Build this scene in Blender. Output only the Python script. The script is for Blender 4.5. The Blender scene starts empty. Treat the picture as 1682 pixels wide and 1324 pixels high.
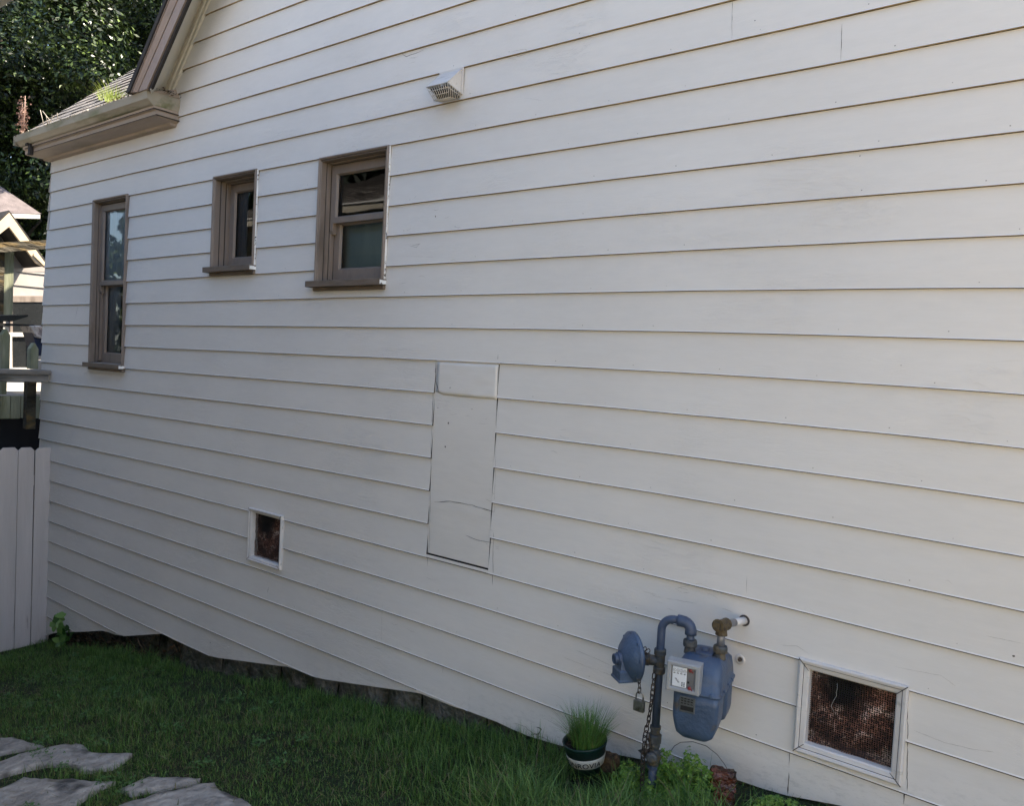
import bpy, math, random
import numpy as np
from mathutils import Vector, Matrix, noise
random.seed(7); rng = np.random.default_rng(7)

# ------------------------------------------------------------------ camera, sky, sun, exposure
sc = bpy.context.scene
H0 = 1.7                                   # camera height; all coordinates below are taken from eye level
F = 1306.517; YAW = 0.6673113; PITCH = -0.0465393; ROLL = 0.0523004; DIST = 3.2
cyw, syw = math.cos(YAW), math.sin(YAW)
FW = Vector((-syw*math.cos(PITCH), cyw*math.cos(PITCH), math.sin(PITCH)))
_r = Vector((cyw, syw, 0)); _u = _r.cross(FW)
RT = _r*math.cos(ROLL) + _u*math.sin(ROLL); UP = -_r*math.sin(ROLL) + _u*math.cos(ROLL)
CAM = Vector((0, -DIST, 0))
cam = bpy.data.cameras.new('camera'); camo = bpy.data.objects.new('camera', cam)
sc.collection.objects.link(camo); sc.camera = camo
cam.sensor_width = 36; cam.lens = F/1682*36; cam.clip_start = .05; cam.clip_end = 2000
camo.matrix_world = Matrix(((RT.x, UP.x, -FW.x, 0), (RT.y, UP.y, -FW.y, -DIST), (RT.z, UP.z, -FW.z, H0), (0, 0, 0, 1)))

SUN_AZ = math.radians(48)                  # from +y towards +x
SUN_EL = math.radians(54)
world = bpy.data.worlds.new('World'); sc.world = world; world.use_nodes = True
nt = world.node_tree; sky = nt.nodes.new('ShaderNodeTexSky'); sky.sky_type = 'NISHITA'; sky.sun_disc = False
sky.sun_elevation = SUN_EL; sky.sun_rotation = SUN_AZ; sky.air_density = 1.0; sky.dust_density = 1.7; sky.ozone_density = 1.0
nt.links.new(sky.outputs[0], nt.nodes['Background'].inputs[0]); nt.nodes['Background'].inputs[1].default_value = .122
sd = Vector((math.sin(SUN_AZ)*math.cos(SUN_EL), math.cos(SUN_AZ)*math.cos(SUN_EL), math.sin(SUN_EL)))
sl = bpy.data.lights.new('sun', 'SUN'); sl.energy = 4.8; sl.angle = math.radians(.55); sl.color = (1, .90, .76)
so = bpy.data.objects.new('sun', sl); sc.collection.objects.link(so); so.rotation_euler = sd.to_track_quat('Z', 'Y').to_euler()
sc.view_settings.view_transform = 'Standard'; sc.view_settings.look = 'None'
sc.view_settings.exposure = 1.95; sc.view_settings.gamma = 1
sc.cycles.max_bounces = 7; sc.cycles.diffuse_bounces = 4; sc.cycles.glossy_bounces = 3; sc.cycles.transparent_max_bounces = 8
sc.cycles.use_denoising = True

# ------------------------------------------------------------------ measuring helpers (photo point -> real plane)
def ray(px, py): return (px-841)/F*RT - (py-662)/F*UP + FW
def onY(px, py, y=0.): d = ray(px, py); return CAM + d*((y+DIST)/d.y)
def onX(px, py, x): d = ray(px, py); return CAM + d*(x/d.x)
def proj(p):
    q = Vector(p)-CAM; w = q.dot(FW); return 841+F*q.dot(RT)/w, 662-F*q.dot(UP)/w
def lerp_tab(x, tab):
    if x <= tab[0][0]: return tab[0][1]
    for (a, b), (c, d) in zip(tab, tab[1:]):
        if x <= c: return b+(d-b)*(x-a)/(c-a)
    return tab[-1][1]
GT = [(-60, -3.6), (-20, -3.1), (-12, -2.95), (-8.06, -2.87), (-6.49, -2.6), (-4.64, -2.255), (-3.74, -2.115), (-3.0, -2.005), (-2.18, -1.90), (-1.2, -1.70), (-.5, -1.62), (3, -1.6), (60, -1.5)]
def gz(x, y):
    z = lerp_tab(x, GT)
    if abs(x) < 12 and abs(y) < 8: z += .018*noise.noise(Vector((x*1.3, y*1.3, 0))) + .008*noise.noise(Vector((x*5, y*5, 3)))
    return z
def onG(px, py):
    d = ray(px, py); z = -2.2
    for _ in range(30):
        t = z/d.z; p = CAM+d*t; z = .5*z+.5*gz(p.x, p.y)
    return p

# ------------------------------------------------------------------ materials
def new_mat(name):
    m = bpy.data.materials.new(name); m.use_nodes = True
    n = m.node_tree.nodes; return m, n, m.node_tree.links, n['Principled BSDF']
def mat(name, col, rough=.6, var=.15, scale=6., stretch=(1, 1, 1), bump=.1, bscale=60., bdist=.002, metal=0., spec=.4, col2=None, c2at=(.45, .7), c2scale=3., detail=4, sat=None):
    m, n, l, b = new_mat(name)
    b.inputs['Roughness'].default_value = rough; b.inputs['Metallic'].default_value = metal
    b.inputs['Specular IOR Level'].default_value = spec
    tc = n.new('ShaderNodeTexCoord'); mp = n.new('ShaderNodeMapping'); mp.inputs['Scale'].default_value = stretch
    l.new(tc.outputs['Object'], mp.inputs[0])
    no = n.new('ShaderNodeTexNoise'); no.inputs['Scale'].default_value = scale; no.inputs['Detail'].default_value = detail
    l.new(mp.outputs[0], no.inputs[0])
    mr = n.new('ShaderNodeMapRange'); mr.inputs[1].default_value = .3; mr.inputs[2].default_value = .7
    mr.inputs[3].default_value = 1-var; mr.inputs[4].default_value = 1+var; l.new(no.outputs[0], mr.inputs[0])
    base = n.new('ShaderNodeMix'); base.data_type = 'RGBA'; base.inputs[6].default_value = (*col, 1); base.inputs[7].default_value = (*(col2 or col), 1)
    if col2:
        n2 = n.new('ShaderNodeTexNoise'); n2.inputs['Scale'].default_value = c2scale; n2.inputs['Detail'].default_value = 6; l.new(mp.outputs[0], n2.inputs[0])
        r2 = n.new('ShaderNodeMapRange'); r2.inputs[1].default_value = c2at[0]; r2.inputs[2].default_value = c2at[1]; l.new(n2.outputs[0], r2.inputs[0])
        l.new(r2.outputs[0], base.inputs[0])
    else: base.inputs[0].default_value = 0
    vm = n.new('ShaderNodeVectorMath'); vm.operation = 'SCALE'; l.new(base.outputs[2], vm.inputs[0]); l.new(mr.outputs[0], vm.inputs['Scale'])
    l.new(vm.outputs[0], b.inputs['Base Color'])
    if bump:
        n3 = n.new('ShaderNodeTexNoise'); n3.inputs['Scale'].default_value = bscale; n3.inputs['Detail'].default_value = 5; l.new(mp.outputs[0], n3.inputs[0])
        bp = n.new('ShaderNodeBump'); bp.inputs['Strength'].default_value = bump; bp.inputs['Distance'].default_value = bdist*10
        l.new(n3.outputs[0], bp.inputs['Height']); l.new(bp.outputs[0], b.inputs['Normal'])
    return m
def leafmat(name, c1, c2, rough=.45, trans=.35, power=1.):
    m, n, l, b = new_mat(name); b.inputs['Roughness'].default_value = rough; b.inputs['Specular IOR Level'].default_value = .35
    g = n.new('ShaderNodeNewGeometry'); mx = n.new('ShaderNodeMix'); mx.data_type = 'RGBA'
    mx.inputs[6].default_value = (*c1, 1); mx.inputs[7].default_value = (*c2, 1)
    pw = n.new('ShaderNodeMath'); pw.operation = 'POWER'; pw.inputs[1].default_value = power; l.new(g.outputs['Random Per Island'], pw.inputs[0]); l.new(pw.outputs[0], mx.inputs[0])
    l.new(mx.outputs[2], b.inputs['Base Color'])
    tr = n.new('ShaderNodeBsdfTranslucent'); l.new(mx.outputs[2], tr.inputs[0])
    ms = n.new('ShaderNodeMixShader'); ms.inputs[0].default_value = trans
    out = n['Material Output']; l.new(b.outputs[0], ms.inputs[1]); l.new(tr.outputs[0], ms.inputs[2]); l.new(ms.outputs[0], out.inputs[0])
    return m
def paint_mat():
    # old brushed house paint over wide boards: faint grain, alligatored patches, scuffs
    m, n, l, b = new_mat('siding_paint'); b.inputs['Roughness'].default_value = .52; b.inputs['Specular IOR Level'].default_value = .35
    tc = n.new('ShaderNodeTexCoord')
    def nz(scale, st, det=4, rough=.5, dist=0):
        mp = n.new('ShaderNodeMapping'); mp.inputs['Scale'].default_value = st; l.new(tc.outputs['Object'], mp.inputs[0])
        t = n.new('ShaderNodeTexNoise'); t.inputs['Scale'].default_value = scale; t.inputs['Detail'].default_value = det
        t.inputs['Roughness'].default_value = rough; t.inputs['Distortion'].default_value = dist; l.new(mp.outputs[0], t.inputs[0]); return t.outputs[0]
    def rg(s, a, bb, c, d):
        r = n.new('ShaderNodeMapRange'); r.inputs[1].default_value = a; r.inputs[2].default_value = bb; r.inputs[3].default_value = c; r.inputs[4].default_value = d; l.new(s, r.inputs[0]); return r.outputs[0]
    def mth(op, a, c):
        q = n.new('ShaderNodeMath'); q.operation = op
        for i, v in enumerate((a, c)):
            if isinstance(v, (int, float)): q.inputs[i].default_value = v
            else: l.new(v, q.inputs[i])
        return q.outputs[0]
    big = rg(nz(1.3, (1, 1, 1.6), 3), .3, .7, .965, 1.03)
    fine = rg(nz(38, (.25, 1, 1), 6, .65), .3, .7, .975, 1.02)
    scuff = rg(nz(9, (1, 1, 2.2), 8, .7, 1.5), .68, .78, 1, .90)
    k = mth('MULTIPLY', mth('MULTIPLY', big, fine), scuff)
    sp = n.new('ShaderNodeSeparateXYZ'); gg = n.new('ShaderNodeNewGeometry'); l.new(gg.outputs['Position'], sp.inputs[0])
    hgt = mth('SUBTRACT', sp.outputs[2], mth('MULTIPLY', sp.outputs[0], .155))      # height above the sloping lawn, roughly
    low = rg(hgt, .02, .42, 1., 0.)
    spk = rg(nz(30, (.6, 1, 1.6), 9, .8), .50, .66, 0., 1.)
    k = mth('MULTIPLY', k, mth('SUBTRACT', 1., mth('MULTIPLY', mth('MULTIPLY', spk, low), .45)))
    v = n.new('ShaderNodeVectorMath'); v.operation = 'SCALE'; v.inputs[0].default_value = (.672, .643, .596); l.new(k, v.inputs['Scale'])
    l.new(v.outputs[0], b.inputs['Base Color'])
    g1 = nz(16, (.12, 1, 1.4), 6, .6)             # long grain
    crk = nz(26, (.22, 1, 1), 9, .75, 2.)
    patch = rg(nz(2.1, (.7, 1, 1.2), 3), .52, .66, .0, 1.)
    h = mth('ADD', mth('MULTIPLY', g1, .5), mth('MULTIPLY', mth('MULTIPLY', rg(crk, .44, .5, 0, 1), patch), .5))
    h = mth('ADD', h, mth('MULTIPLY', nz(3.2, (.35, 1, 1), 2), 2.2))
    bp = n.new('ShaderNodeBump'); bp.inputs['Strength'].default_value = .45; bp.inputs['Distance'].default_value = .0045; l.new(h, bp.inputs['Height']); l.new(bp.outputs[0], b.inputs['Normal'])
    return m
M = {}
M['paint'] = paint_mat()
M['lap'] = mat('lap_shade_and_joint', (.045, .034, .024), .9, .4, 8)  # near-black: contact shade under the laps put into colour, also dark joints
M['nail'] = mat('filled_nail_head', (.30, .275, .24), .6, .3, 30, bump=0)
M['under'] = mat('lap_underside', (.46, .35, .20), .8, .35, 9, (.4, 1, 1), bump=0)
M['crack'] = mat('crack_dirt', (.06, .05, .045), .9, .3, 20)
M['trim_white'] = mat('white_trim_paint', (.60, .57, .535), .5, .06, 12, (.3, 1, 1), .35, 45, .0012, col2=(.40, .38, .34), c2at=(.64, .72), c2scale=22)
M['peel'] = mat('peeling_white_paint', (.74, .74, .72), .6, .1, 20, col2=(.10, .09, .08), c2at=(.56, .62), c2scale=38)
M['taupe'] = mat('taupe_trim_paint', (.208, .168, .138), .5, .10, 10, (1, 1, .25), .3, 40, .001, col2=(.115, .09, .07), c2at=(.58, .75), c2scale=9)
M['taupe_sill'] = mat('weathered_taupe_sill', (.16, .122, .09), .65, .2, 14, (.3, 1, 1), .5, 40, .0015, col2=(.055, .045, .03), c2at=(.5, .66), c2scale=12)
M['cornice'] = mat('cornice_paint', (.345, .27, .205), .55, .10, 7, (.3, 1, 1), .25, 40, .001, col2=(.20, .17, .10), c2at=(.55, .75), c2scale=6)
M['rakepaint'] = mat('rake_paint', (.30, .225, .18), .55, .1, 7, (1, .3, 1), .3, 40, .001, col2=(.20, .155, .13), c2at=(.5, .75), c2scale=7)
M['gutter'] = mat('gutter_metal', (.31, .27, .20), .5, .15, 6, (.25, 1, 1), .1, 30, .001, col2=(.13, .13, .05), c2at=(.5, .68), c2scale=9)
M['soffit'] = mat('cream_soffit', (.60, .56, .47), .6, .05, 8, (.4, 1, 1), .15, 40, .001)
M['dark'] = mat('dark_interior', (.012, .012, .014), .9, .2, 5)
M['rim'] = mat('dark_edge', (.03, .024, .02), .8, .3, 10)
M['shingle'] = mat('asphalt_shingle', (.20, .185, .17), .95, .35, 9, (1, 1, 1), .8, 120, .002, col2=(.30, .26, .22), c2at=(.45, .6), c2scale=4)
M['shingle_edge'] = mat('shingle_edge', (.035, .031, .028), .95, .3, 9)
M['found'] = mat('foundation_block', (.125, .118, .098), .95, .4, 7, (1, 1, 1), 1, 25, .006, col2=(.035, .042, .02), c2at=(.42, .62), c2scale=5)
M['soil'] = mat('soil', (.035, .026, .018), 1, .4, 25, (1, 1, 1), 1, 60, .006)
M['lawn'] = mat('lawn_ground', (.022, .040, .010), 1, .5, 14, (1, 1, 1), .8, 80, .01, col2=(.030, .026, .012), c2at=(.5, .65), c2scale=3)
M['stone'] = mat('flagstone', (.33, .31, .28), .9, .3, 12, (1, 1, 1), .9, 22, .004, col2=(.075, .072, .068), c2at=(.5, .68), c2scale=7)
M['fence'] = mat('fence_paint', (.55, .49, .45), .6, .08, 9, (1, 1, .12), .35, 30, .0015, col2=(.30, .25, .22), c2at=(.68, .78), c2scale=16)
M['meter'] = mat('blue_grey_enamel', (.050, .080, .134), .45, .22, 14, (1, 1, 1), .35, 70, .0008, spec=.5, col2=(.085, .075, .07), c2at=(.60, .68), c2scale=13)
M['pipe'] = mat('pipe_enamel', (.045, .066, .115), .5, .2, 20, bump=.2, bscale=60, bdist=.0006, spec=.5)
M['oldpipe'] = mat('grimy_fitting', (.05, .055, .058), .6, .35, 35, bump=.4, bscale=60, bdist=.001, col2=(.085, .07, .045), c2at=(.5, .6), c2scale=30)
M['brass'] = mat('corroded_brass', (.12, .085, .04), .6, .4, 60, bump=.5, bscale=80, bdist=.001, metal=.2, col2=(.04, .03, .02), c2at=(.45, .6), c2scale=60)
M['galv'] = mat('galvanised_nipple', (.22, .22, .23), .45, .2, 40, metal=.5)
M['box'] = mat('index_box_grey', (.30, .305, .305), .4, .06, 12, bump=.1, bscale=60, bdist=.0005)
M['boxback'] = mat('index_box_inner', (.15, .15, .155), .4, .1, 20)
M['dial'] = mat('dial_white', (.68, .70, .72), .4, .03, 20, bump=0)
M['ink'] = mat('black_ink', (.012, .012, .014), .5, .1, 20, bump=0)
M['red'] = mat('red_seal', (.22, .03, .028), .4, .2, 60)
M['plate'] = mat('aluminium_plate', (.14, .15, .16), .4, .1, 60, metal=.6)
M['chain'] = mat('rusty_chain', (.055, .042, .034), .55, .4, 90, metal=.5)
M['lock'] = mat('padlock_steel', (.30, .29, .26), .32, .2, 40, metal=.85, col2=(.12, .11, .08), c2at=(.5, .65), c2scale=30)
M['pot_green'] = mat('green_plastic', (.006, .026, .022), .35, .15, 20, spec=.5)
M['pot_cream'] = mat('cream_band', (.48, .47, .41), .5, .12, 12, col2=(.22, .2, .15), c2at=(.58, .75), c2scale=12)
M['black_plastic'] = mat('black_plastic', (.010, .012, .012), .5, .2, 20)
M['brick'] = mat('glazed_brick', (.12, .036, .02), .25, .45, 18, bump=.9, bscale=28, bdist=.004, col2=(.035, .014, .01), c2at=(.42, .58), c2scale=12, spec=.6)
M['wood_old'] = mat('weathered_wood', (.22, .20, .175), .85, .3, 14, (1, .2, 1), .6, 40, .002, col2=(.09, .085, .07), c2at=(.45, .65), c2scale=8)
M['wood_green'] = mat('algae_post', (.26, .27, .19), .85, .25, 12, (1, 1, .15), .5, 40, .002, col2=(.12, .13, .06), c2at=(.45, .65), c2scale=8)
M['wood_dark'] = mat('mossy_dark_wood', (.05, .043, .03), .95, .5, 10, (1, .3, 1), .9, 30, .004, col2=(.10, .07, .03), c2at=(.5, .6), c2scale=14)
M['peach'] = mat('peach_siding', (.30, .265, .235), .6, .08, 7)
M['creamboard'] = mat('cream_bargeboard', (.52, .41, .27), .6, .06, 7)
M['whiteboard'] = mat('white_house_paint', (.50, .46, .40), .55, .08, 9)
M['navy'] = mat('navy_cloth', (.02, .03, .07), .7, .2, 20)
M['cloth'] = mat('pale_cloth', (.62, .56, .52), .8, .25, 30, bump=.5, bscale=30, col2=(.35, .28, .26), c2at=(.55, .6), c2scale=26)
M['glass_dark'] = mat('dark_pane', (.015, .016, .016), .08, .3, 3, bump=0, spec=.6)
M['litter'] = mat('leaf_litter', (.11, .07, .035), .9, .5, 40, col2=(.03, .02, .012), c2at=(.4, .6), c2scale=30)
M['bark'] = mat('bark', (.06, .048, .035), .95, .4, 8, (1, 1, .3), .9, 25, .01)
M['cool_bounce_wall'] = mat('neighbour_bounce_blue', (.10, .155, .26), .6, .05, 5)  # blue made up to bounce cool light onto the left of the siding
M['gutter_white'] = mat('white_gutter', (.75, .75, .73), .4, .05, 8)
M['sheer'] = mat('sheer_curtain', (.66, .70, .74), .9, .12, 5, (6, 6, .3), bump=.5, bscale=9, bdist=.006)
M['teal'] = mat('teal_blind', (.42, .48, .45), .6, .1, 3, (4, 4, 1), bump=0)
M['curtain'] = mat('grey_curtain', (.10, .12, .14), .9, .2, 6, (8, 8, .2), bump=.6, bscale=10, bdist=.006)
M['wire'] = mat('dark_wire', (.03, .028, .03), .5, .2, 20)
M['path'] = mat('warm_bounce_path', (.66, .53, .33), .9, .1, 6, bump=.3, bscale=60)  # for the unseen added slab, tinted to bounce warm sunlight
M['nbroof'] = mat('neighbour_roof_shingle', (.36, .335, .30), .95, .3, 9, (1, 1, 1), .8, 120, .002, col2=(.22, .20, .18), c2at=(.45, .6), c2scale=4)
M['bounce_cream'] = mat('bounce_cream', (.74, .64, .40), .9, .05, 6)
M['deckroof'] = mat('pale_roof_shingle', (.13, .108, .105), .95, .25, 8, (1, 1, 1), .5, 90, .002)
def glass():
    m, n, l, b = new_mat('window_glass'); n.remove(b)
    gl = n.new('ShaderNodeBsdfGlossy'); gl.inputs['Roughness'].default_value = .012
    tr = n.new('ShaderNodeBsdfTransparent'); tr.inputs[0].default_value = (.86, .90, .88, 1)
    fr = n.new('ShaderNodeFresnel'); fr.inputs[0].default_value = 1.62
    ms = n.new('ShaderNodeMixShader'); l.new(fr.outputs[0], ms.inputs[0]); l.new(tr.outputs[0], ms.inputs[1]); l.new(gl.outputs[0], ms.inputs[2])
    tc = n.new('ShaderNodeTexCoord'); mp = n.new('ShaderNodeMapping'); mp.inputs['Scale'].default_value = (.8, 1, 2.4); l.new(tc.outputs['Object'], mp.inputs[0])
    no = n.new('ShaderNodeTexNoise'); no.inputs['Scale'].default_value = 4; no.inputs['Detail'].default_value = 1; l.new(mp.outputs[0], no.inputs[0])
    bp = n.new('ShaderNodeBump'); bp.inputs['Strength'].default_value = .5; bp.inputs['Distance'].default_value = .0009; l.new(no.outputs[0], bp.inputs['Height'])
    l.new(bp.outputs[0], gl.inputs['Normal']); l.new(bp.outputs[0], fr.inputs['Normal']); l.new(ms.outputs[0], n['Material Output'].inputs[0])
    return m
M['glass'] = glass()
def mesh_screen():
    # rusty woven wire: real holes through a transparent mix
    m, n, l, b = new_mat('rusty_mesh'); b.inputs['Roughness'].default_value = .8
    tc = n.new('ShaderNodeTexCoord'); sp = n.new('ShaderNodeSeparateXYZ'); l.new(tc.outputs['Object'], sp.inputs[0])
    outs = []
    for i in (0, 2):
        a = n.new('ShaderNodeMath'); a.operation = 'MULTIPLY'; a.inputs[1].default_value = 1/.0085; l.new(sp.outputs[i], a.inputs[0])
        f = n.new('ShaderNodeMath'); f.operation = 'FRACT'; l.new(a.outputs[0], f.inputs[0])
        c = n.new('ShaderNodeMath'); c.operation = 'LESS_THAN'; c.inputs[1].default_value = .40; l.new(f.outputs[0], c.inputs[0]); outs.append(c.outputs[0])
    mx0 = n.new('ShaderNodeMath'); mx0.operation = 'MAXIMUM'; l.new(outs[0], mx0.inputs[0]); l.new(outs[1], mx0.inputs[1])
    mx = mx0
    mpp = n.new('ShaderNodeMapping'); mpp.inputs['Location'].default_value = (.35, 0, -2.6); mpp.inputs['Scale'].default_value = (10, 0, 10.5); l.new(tc.outputs['Object'], mpp.inputs[0])
    wob = n.new('ShaderNodeTexNoise'); wob.inputs['Scale'].default_value = 14; wob.inputs['Detail'].default_value = 6; l.new(tc.outputs['Object'], wob.inputs[0])
    ln = n.new('ShaderNodeVectorMath'); ln.operation = 'LENGTH'; l.new(mpp.outputs[0], ln.inputs[0])
    ad = n.new('ShaderNodeMath'); ad.operation = 'ADD'; l.new(ln.outputs['Value'], ad.inputs[0]); l.new(wob.outputs[0], ad.inputs[1])
    dark_spot = n.new('ShaderNodeMapRange'); dark_spot.inputs[1].default_value = 1.0; dark_spot.inputs[2].default_value = 1.75; dark_spot.inputs[3].default_value = .03; dark_spot.inputs[4].default_value = 1.; l.new(ad.outputs[0], dark_spot.inputs[0])  # mesh colour darker in a spot near the upper middle
    spk = n.new('ShaderNodeTexNoise'); spk.inputs['Scale'].default_value = 130; spk.inputs['Detail'].default_value = 2; l.new(tc.outputs['Object'], spk.inputs[0])
    sr = n.new('ShaderNodeMapRange'); sr.inputs[1].default_value = .38; sr.inputs[2].default_value = .66; sr.inputs[3].default_value = .2; sr.inputs[4].default_value = 2.2; l.new(spk.outputs[0], sr.inputs[0])
    sm_ = n.new('ShaderNodeMath'); sm_.operation = 'MULTIPLY'; l.new(dark_spot.outputs[0], sm_.inputs[0]); l.new(sr.outputs[0], sm_.inputs[1])
    no = n.new('ShaderNodeTexNoise'); no.inputs['Scale'].default_value = 13; no.inputs['Detail'].default_value = 10; no.inputs['Roughness'].default_value = .75; l.new(tc.outputs['Object'], no.inputs[0])
    cr = n.new('ShaderNodeValToRGB'); l.new(no.outputs[0], cr.inputs[0])
    cr.color_ramp.elements[0].position = .30; cr.color_ramp.elements[0].color = (.016, .007, .005, 1)
    cr.color_ramp.elements[1].position = .70; cr.color_ramp.elements[1].color = (.50, .40, .33, 1)
    e = cr.color_ramp.elements.new(.50); e.color = (.125, .056, .036, 1)
    n4 = n.new('ShaderNodeTexNoise'); n4.inputs['Scale'].default_value = 4.6; n4.inputs['Detail'].default_value = 3; l.new(tc.outputs['Object'], n4.inputs[0])
    r4 = n.new('ShaderNodeMapRange'); r4.inputs[1].default_value = .42; r4.inputs[2].default_value = .56; r4.inputs[3].default_value = .45; r4.inputs[4].default_value = 1.1; l.new(n4.outputs[0], r4.inputs[0])
    vs = n.new('ShaderNodeVectorMath'); vs.operation = 'SCALE'; l.new(cr.outputs[0], vs.inputs[0]); sm2 = n.new('ShaderNodeMath'); sm2.operation = 'MULTIPLY'; l.new(r4.outputs[0], sm2.inputs[0]); l.new(sm_.outputs[0], sm2.inputs[1]); l.new(sm2.outputs[0], vs.inputs['Scale'])
    l.new(vs.outputs[0], b.inputs['Base Color'])
    tr = n.new('ShaderNodeBsdfTransparent'); ms = n.new('ShaderNodeMixShader'); l.new(mx.outputs[0], ms.inputs[0]); l.new(tr.outputs[0], ms.inputs[1]); l.new(b.outputs[0], ms.inputs[2])
    l.new(ms.outputs[0], n['Material Output'].inputs[0]); return m
M['screen'] = mesh_screen()
M['grass'] = leafmat('grass_blade', (.026, .085, .014), (.20, .34, .08), .42, .3, 1.3)
M['grass_dry'] = leafmat('grass_dry_blade', (.10, .11, .04), (.20, .18, .09), .6, .2)
M['leaf'] = leafmat('tree_leaf', (.006, .014, .003), (.115, .165, .04), .36, .08, 3.2)
M['leaf_dark'] = leafmat('dark_tree_leaf', (.004, .009, .004), (.010, .018, .008), .7, .1)
M['clover'] = leafmat('clover_leaf', (.08, .19, .025), (.28, .44, .08), .28, .3, 1.2)
M['potgrass'] = leafmat('pot_grass_blade', (.05, .14, .025), (.18, .34, .09), .4, .3)
M['roofgrass'] = leafmat('roof_grass_blade', (.22, .30, .05), (.45, .52, .12), .5, .3)
M['dryplant'] = leafmat('dry_stalk', (.20, .10, .07), (.42, .28, .22), .7, .2)
M['lawnweed'] = leafmat('lawn_weed_leaf', (.035, .11, .02), (.09, .20, .05), .4, .2)
M['straw'] = leafmat('straw', (.35, .30, .22), (.55, .5, .42), .7, .2)

# ------------------------------------------------------------------ mesh building
class MB:
    def __init__(s): s.v = []; s.f = []; s.m = []; s.sm = []
    def add(s, vs, fs, mi=0, smooth=False):
        o = len(s.v); s.v += [tuple(v) for v in vs]
        for f in fs: s.f.append(tuple(o+i for i in f)); s.m.append(mi); s.sm.append(smooth)
    def box(s, a, b, mi=0, rot=None, about=None):
        x0, y0, z0 = a; x1, y1, z1 = b
        vs = [(x0,y0,z0),(x1,y0,z0),(x1,y1,z0),(x0,y1,z0),(x0,y0,z1),(x1,y0,z1),(x1,y1,z1),(x0,y1,z1)]
        if rot is not None: vs = [about+rot@(Vector(v)-about) for v in vs]
        s.add(vs, [(0,3,2,1),(4,5,6,7),(0,1,5,4),(1,2,6,5),(2,3,7,6),(3,0,4,7)], mi)
    def prism(s, poly, vec, mi=0):      # planar polygon (3D points) swept by vec
        n = len(poly); vec = Vector(vec); P = [Vector(p) for p in poly]
        s.add(P+[p+vec for p in P], [tuple(range(n))[::-1], tuple(range(n, 2*n))]+[(i, (i+1) % n, n+(i+1) % n, n+i) for i in range(n)], mi)
    def sweep(s, prof, origins, mi=0, closed=True, caps=True):  # rings: list of lists of 3D points
        n = len(origins[0])
        vs = [p for r in origins for p in r]; fs = []
        for k in range(len(origins)-1):
            for i in range(n if closed else n-1):
                a = k*n+i; b = k*n+(i+1) % n; fs.append((a, b, b+n, a+n))
        if caps and closed: fs += [tuple(range(n))[::-1], tuple((len(origins)-1)*n+i for i in range(n))]
        s.add(vs, fs, mi)
    def tube(s, pts, r, seg=12, mi=0, caps=True, smooth=True):
        pts = [Vector(p) for p in pts]; rs = r if isinstance(r, (list, tuple)) else [r]*len(pts)
        rings = []; prev = None
        for i, p in enumerate(pts):
            t = (pts[min(i+1, len(pts)-1)]-pts[max(i-1, 0)]).normalized()
            if prev is None:
                a = t.orthogonal().normalized()
            else:
                a = (prev-t*prev.dot(t)).normalized()
            prev = a; b = t.cross(a)
            rings.append([p+(a*math.cos(2*math.pi*k/seg)+b*math.sin(2*math.pi*k/seg))*rs[i] for k in range(seg)])
        vs = [q for R in rings for q in R]; fs = []
        for k in range(len(rings)-1):
            for i in range(seg):
                a = k*seg+i; b = k*seg+(i+1) % seg; fs.append((a, b, b+seg, a+seg))
        s.add(vs, fs, mi, smooth)
        if caps: 
            o = len(s.v)-len(vs)
            s.f += [tuple(o+i for i in range(seg))[::-1], tuple(o+(len(rings)-1)*seg+i for i in range(seg))]; s.m += [mi]*2; s.sm += [False]*2
    def lathe(s, prof, c, axis=(0, 0, 1), seg=28, mi=0, smooth=False):   # prof: (radius, height)
        ax = Vector(axis).normalized(); c = Vector(c); a = ax.orthogonal().normalized(); b = ax.cross(a)
        vs = [c+ax*h+(a*math.cos(2*math.pi*k/seg)+b*math.sin(2*math.pi*k/seg))*r for r, h in prof for k in range(seg)]; fs = []
        for k in range(len(prof)-1):
            for i in range(seg):
                p = k*seg+i; q = k*seg+(i+1) % seg; fs.append((p, q, q+seg, p+seg))
        s.add(vs, fs, mi, smooth)
        o = len(s.v)-len(vs)
        if prof[0][0] > 1e-4: s.f.append(tuple(o+i for i in range(seg))[::-1]); s.m.append(mi); s.sm.append(False)
        if prof[-1][0] > 1e-4: s.f.append(tuple(o+(len(prof)-1)*seg+i for i in range(seg))); s.m.append(mi); s.sm.append(False)
    def build(s, name, mats, parent=None, bevel=0, recalc=True):
        me = bpy.data.meshes.new(name)
        base = Vector((0, 0, 0)); q = parent
        while q is not None: base = base+q.location; q = q.parent
        if parent is None and s.v:
            A = np.array([tuple(v) for v in s.v]); base = Vector(((A[:,0].min()+A[:,0].max())/2, (A[:,1].min()+A[:,1].max())/2, A[:,2].min()))
        me.from_pydata([tuple(Vector(v)-base) for v in s.v], [], s.f)
        if not isinstance(mats, (list, tuple)): mats = [mats]
        for m in mats: me.materials.append(m if not isinstance(m, str) else M[m])
        me.polygons.foreach_set('material_index', s.m); me.polygons.foreach_set('use_smooth', s.sm)
        me.validate()
        if recalc:
            import bmesh
            bm = bmesh.new(); bm.from_mesh(me); bmesh.ops.recalc_face_normals(bm, faces=bm.faces); bm.to_mesh(me); bm.free()
        me.update()
        o = bpy.data.objects.new(name, me); sc.collection.objects.link(o)
        if parent is not None: o.parent = parent
        else: o.location = base
        if bevel:
            bv = o.modifiers.new('bevel', 'BEVEL'); bv.width = bevel; bv.segments = 2; bv.limit_method = 'ANGLE'; bv.angle_limit = math.radians(40)
        return o
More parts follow.
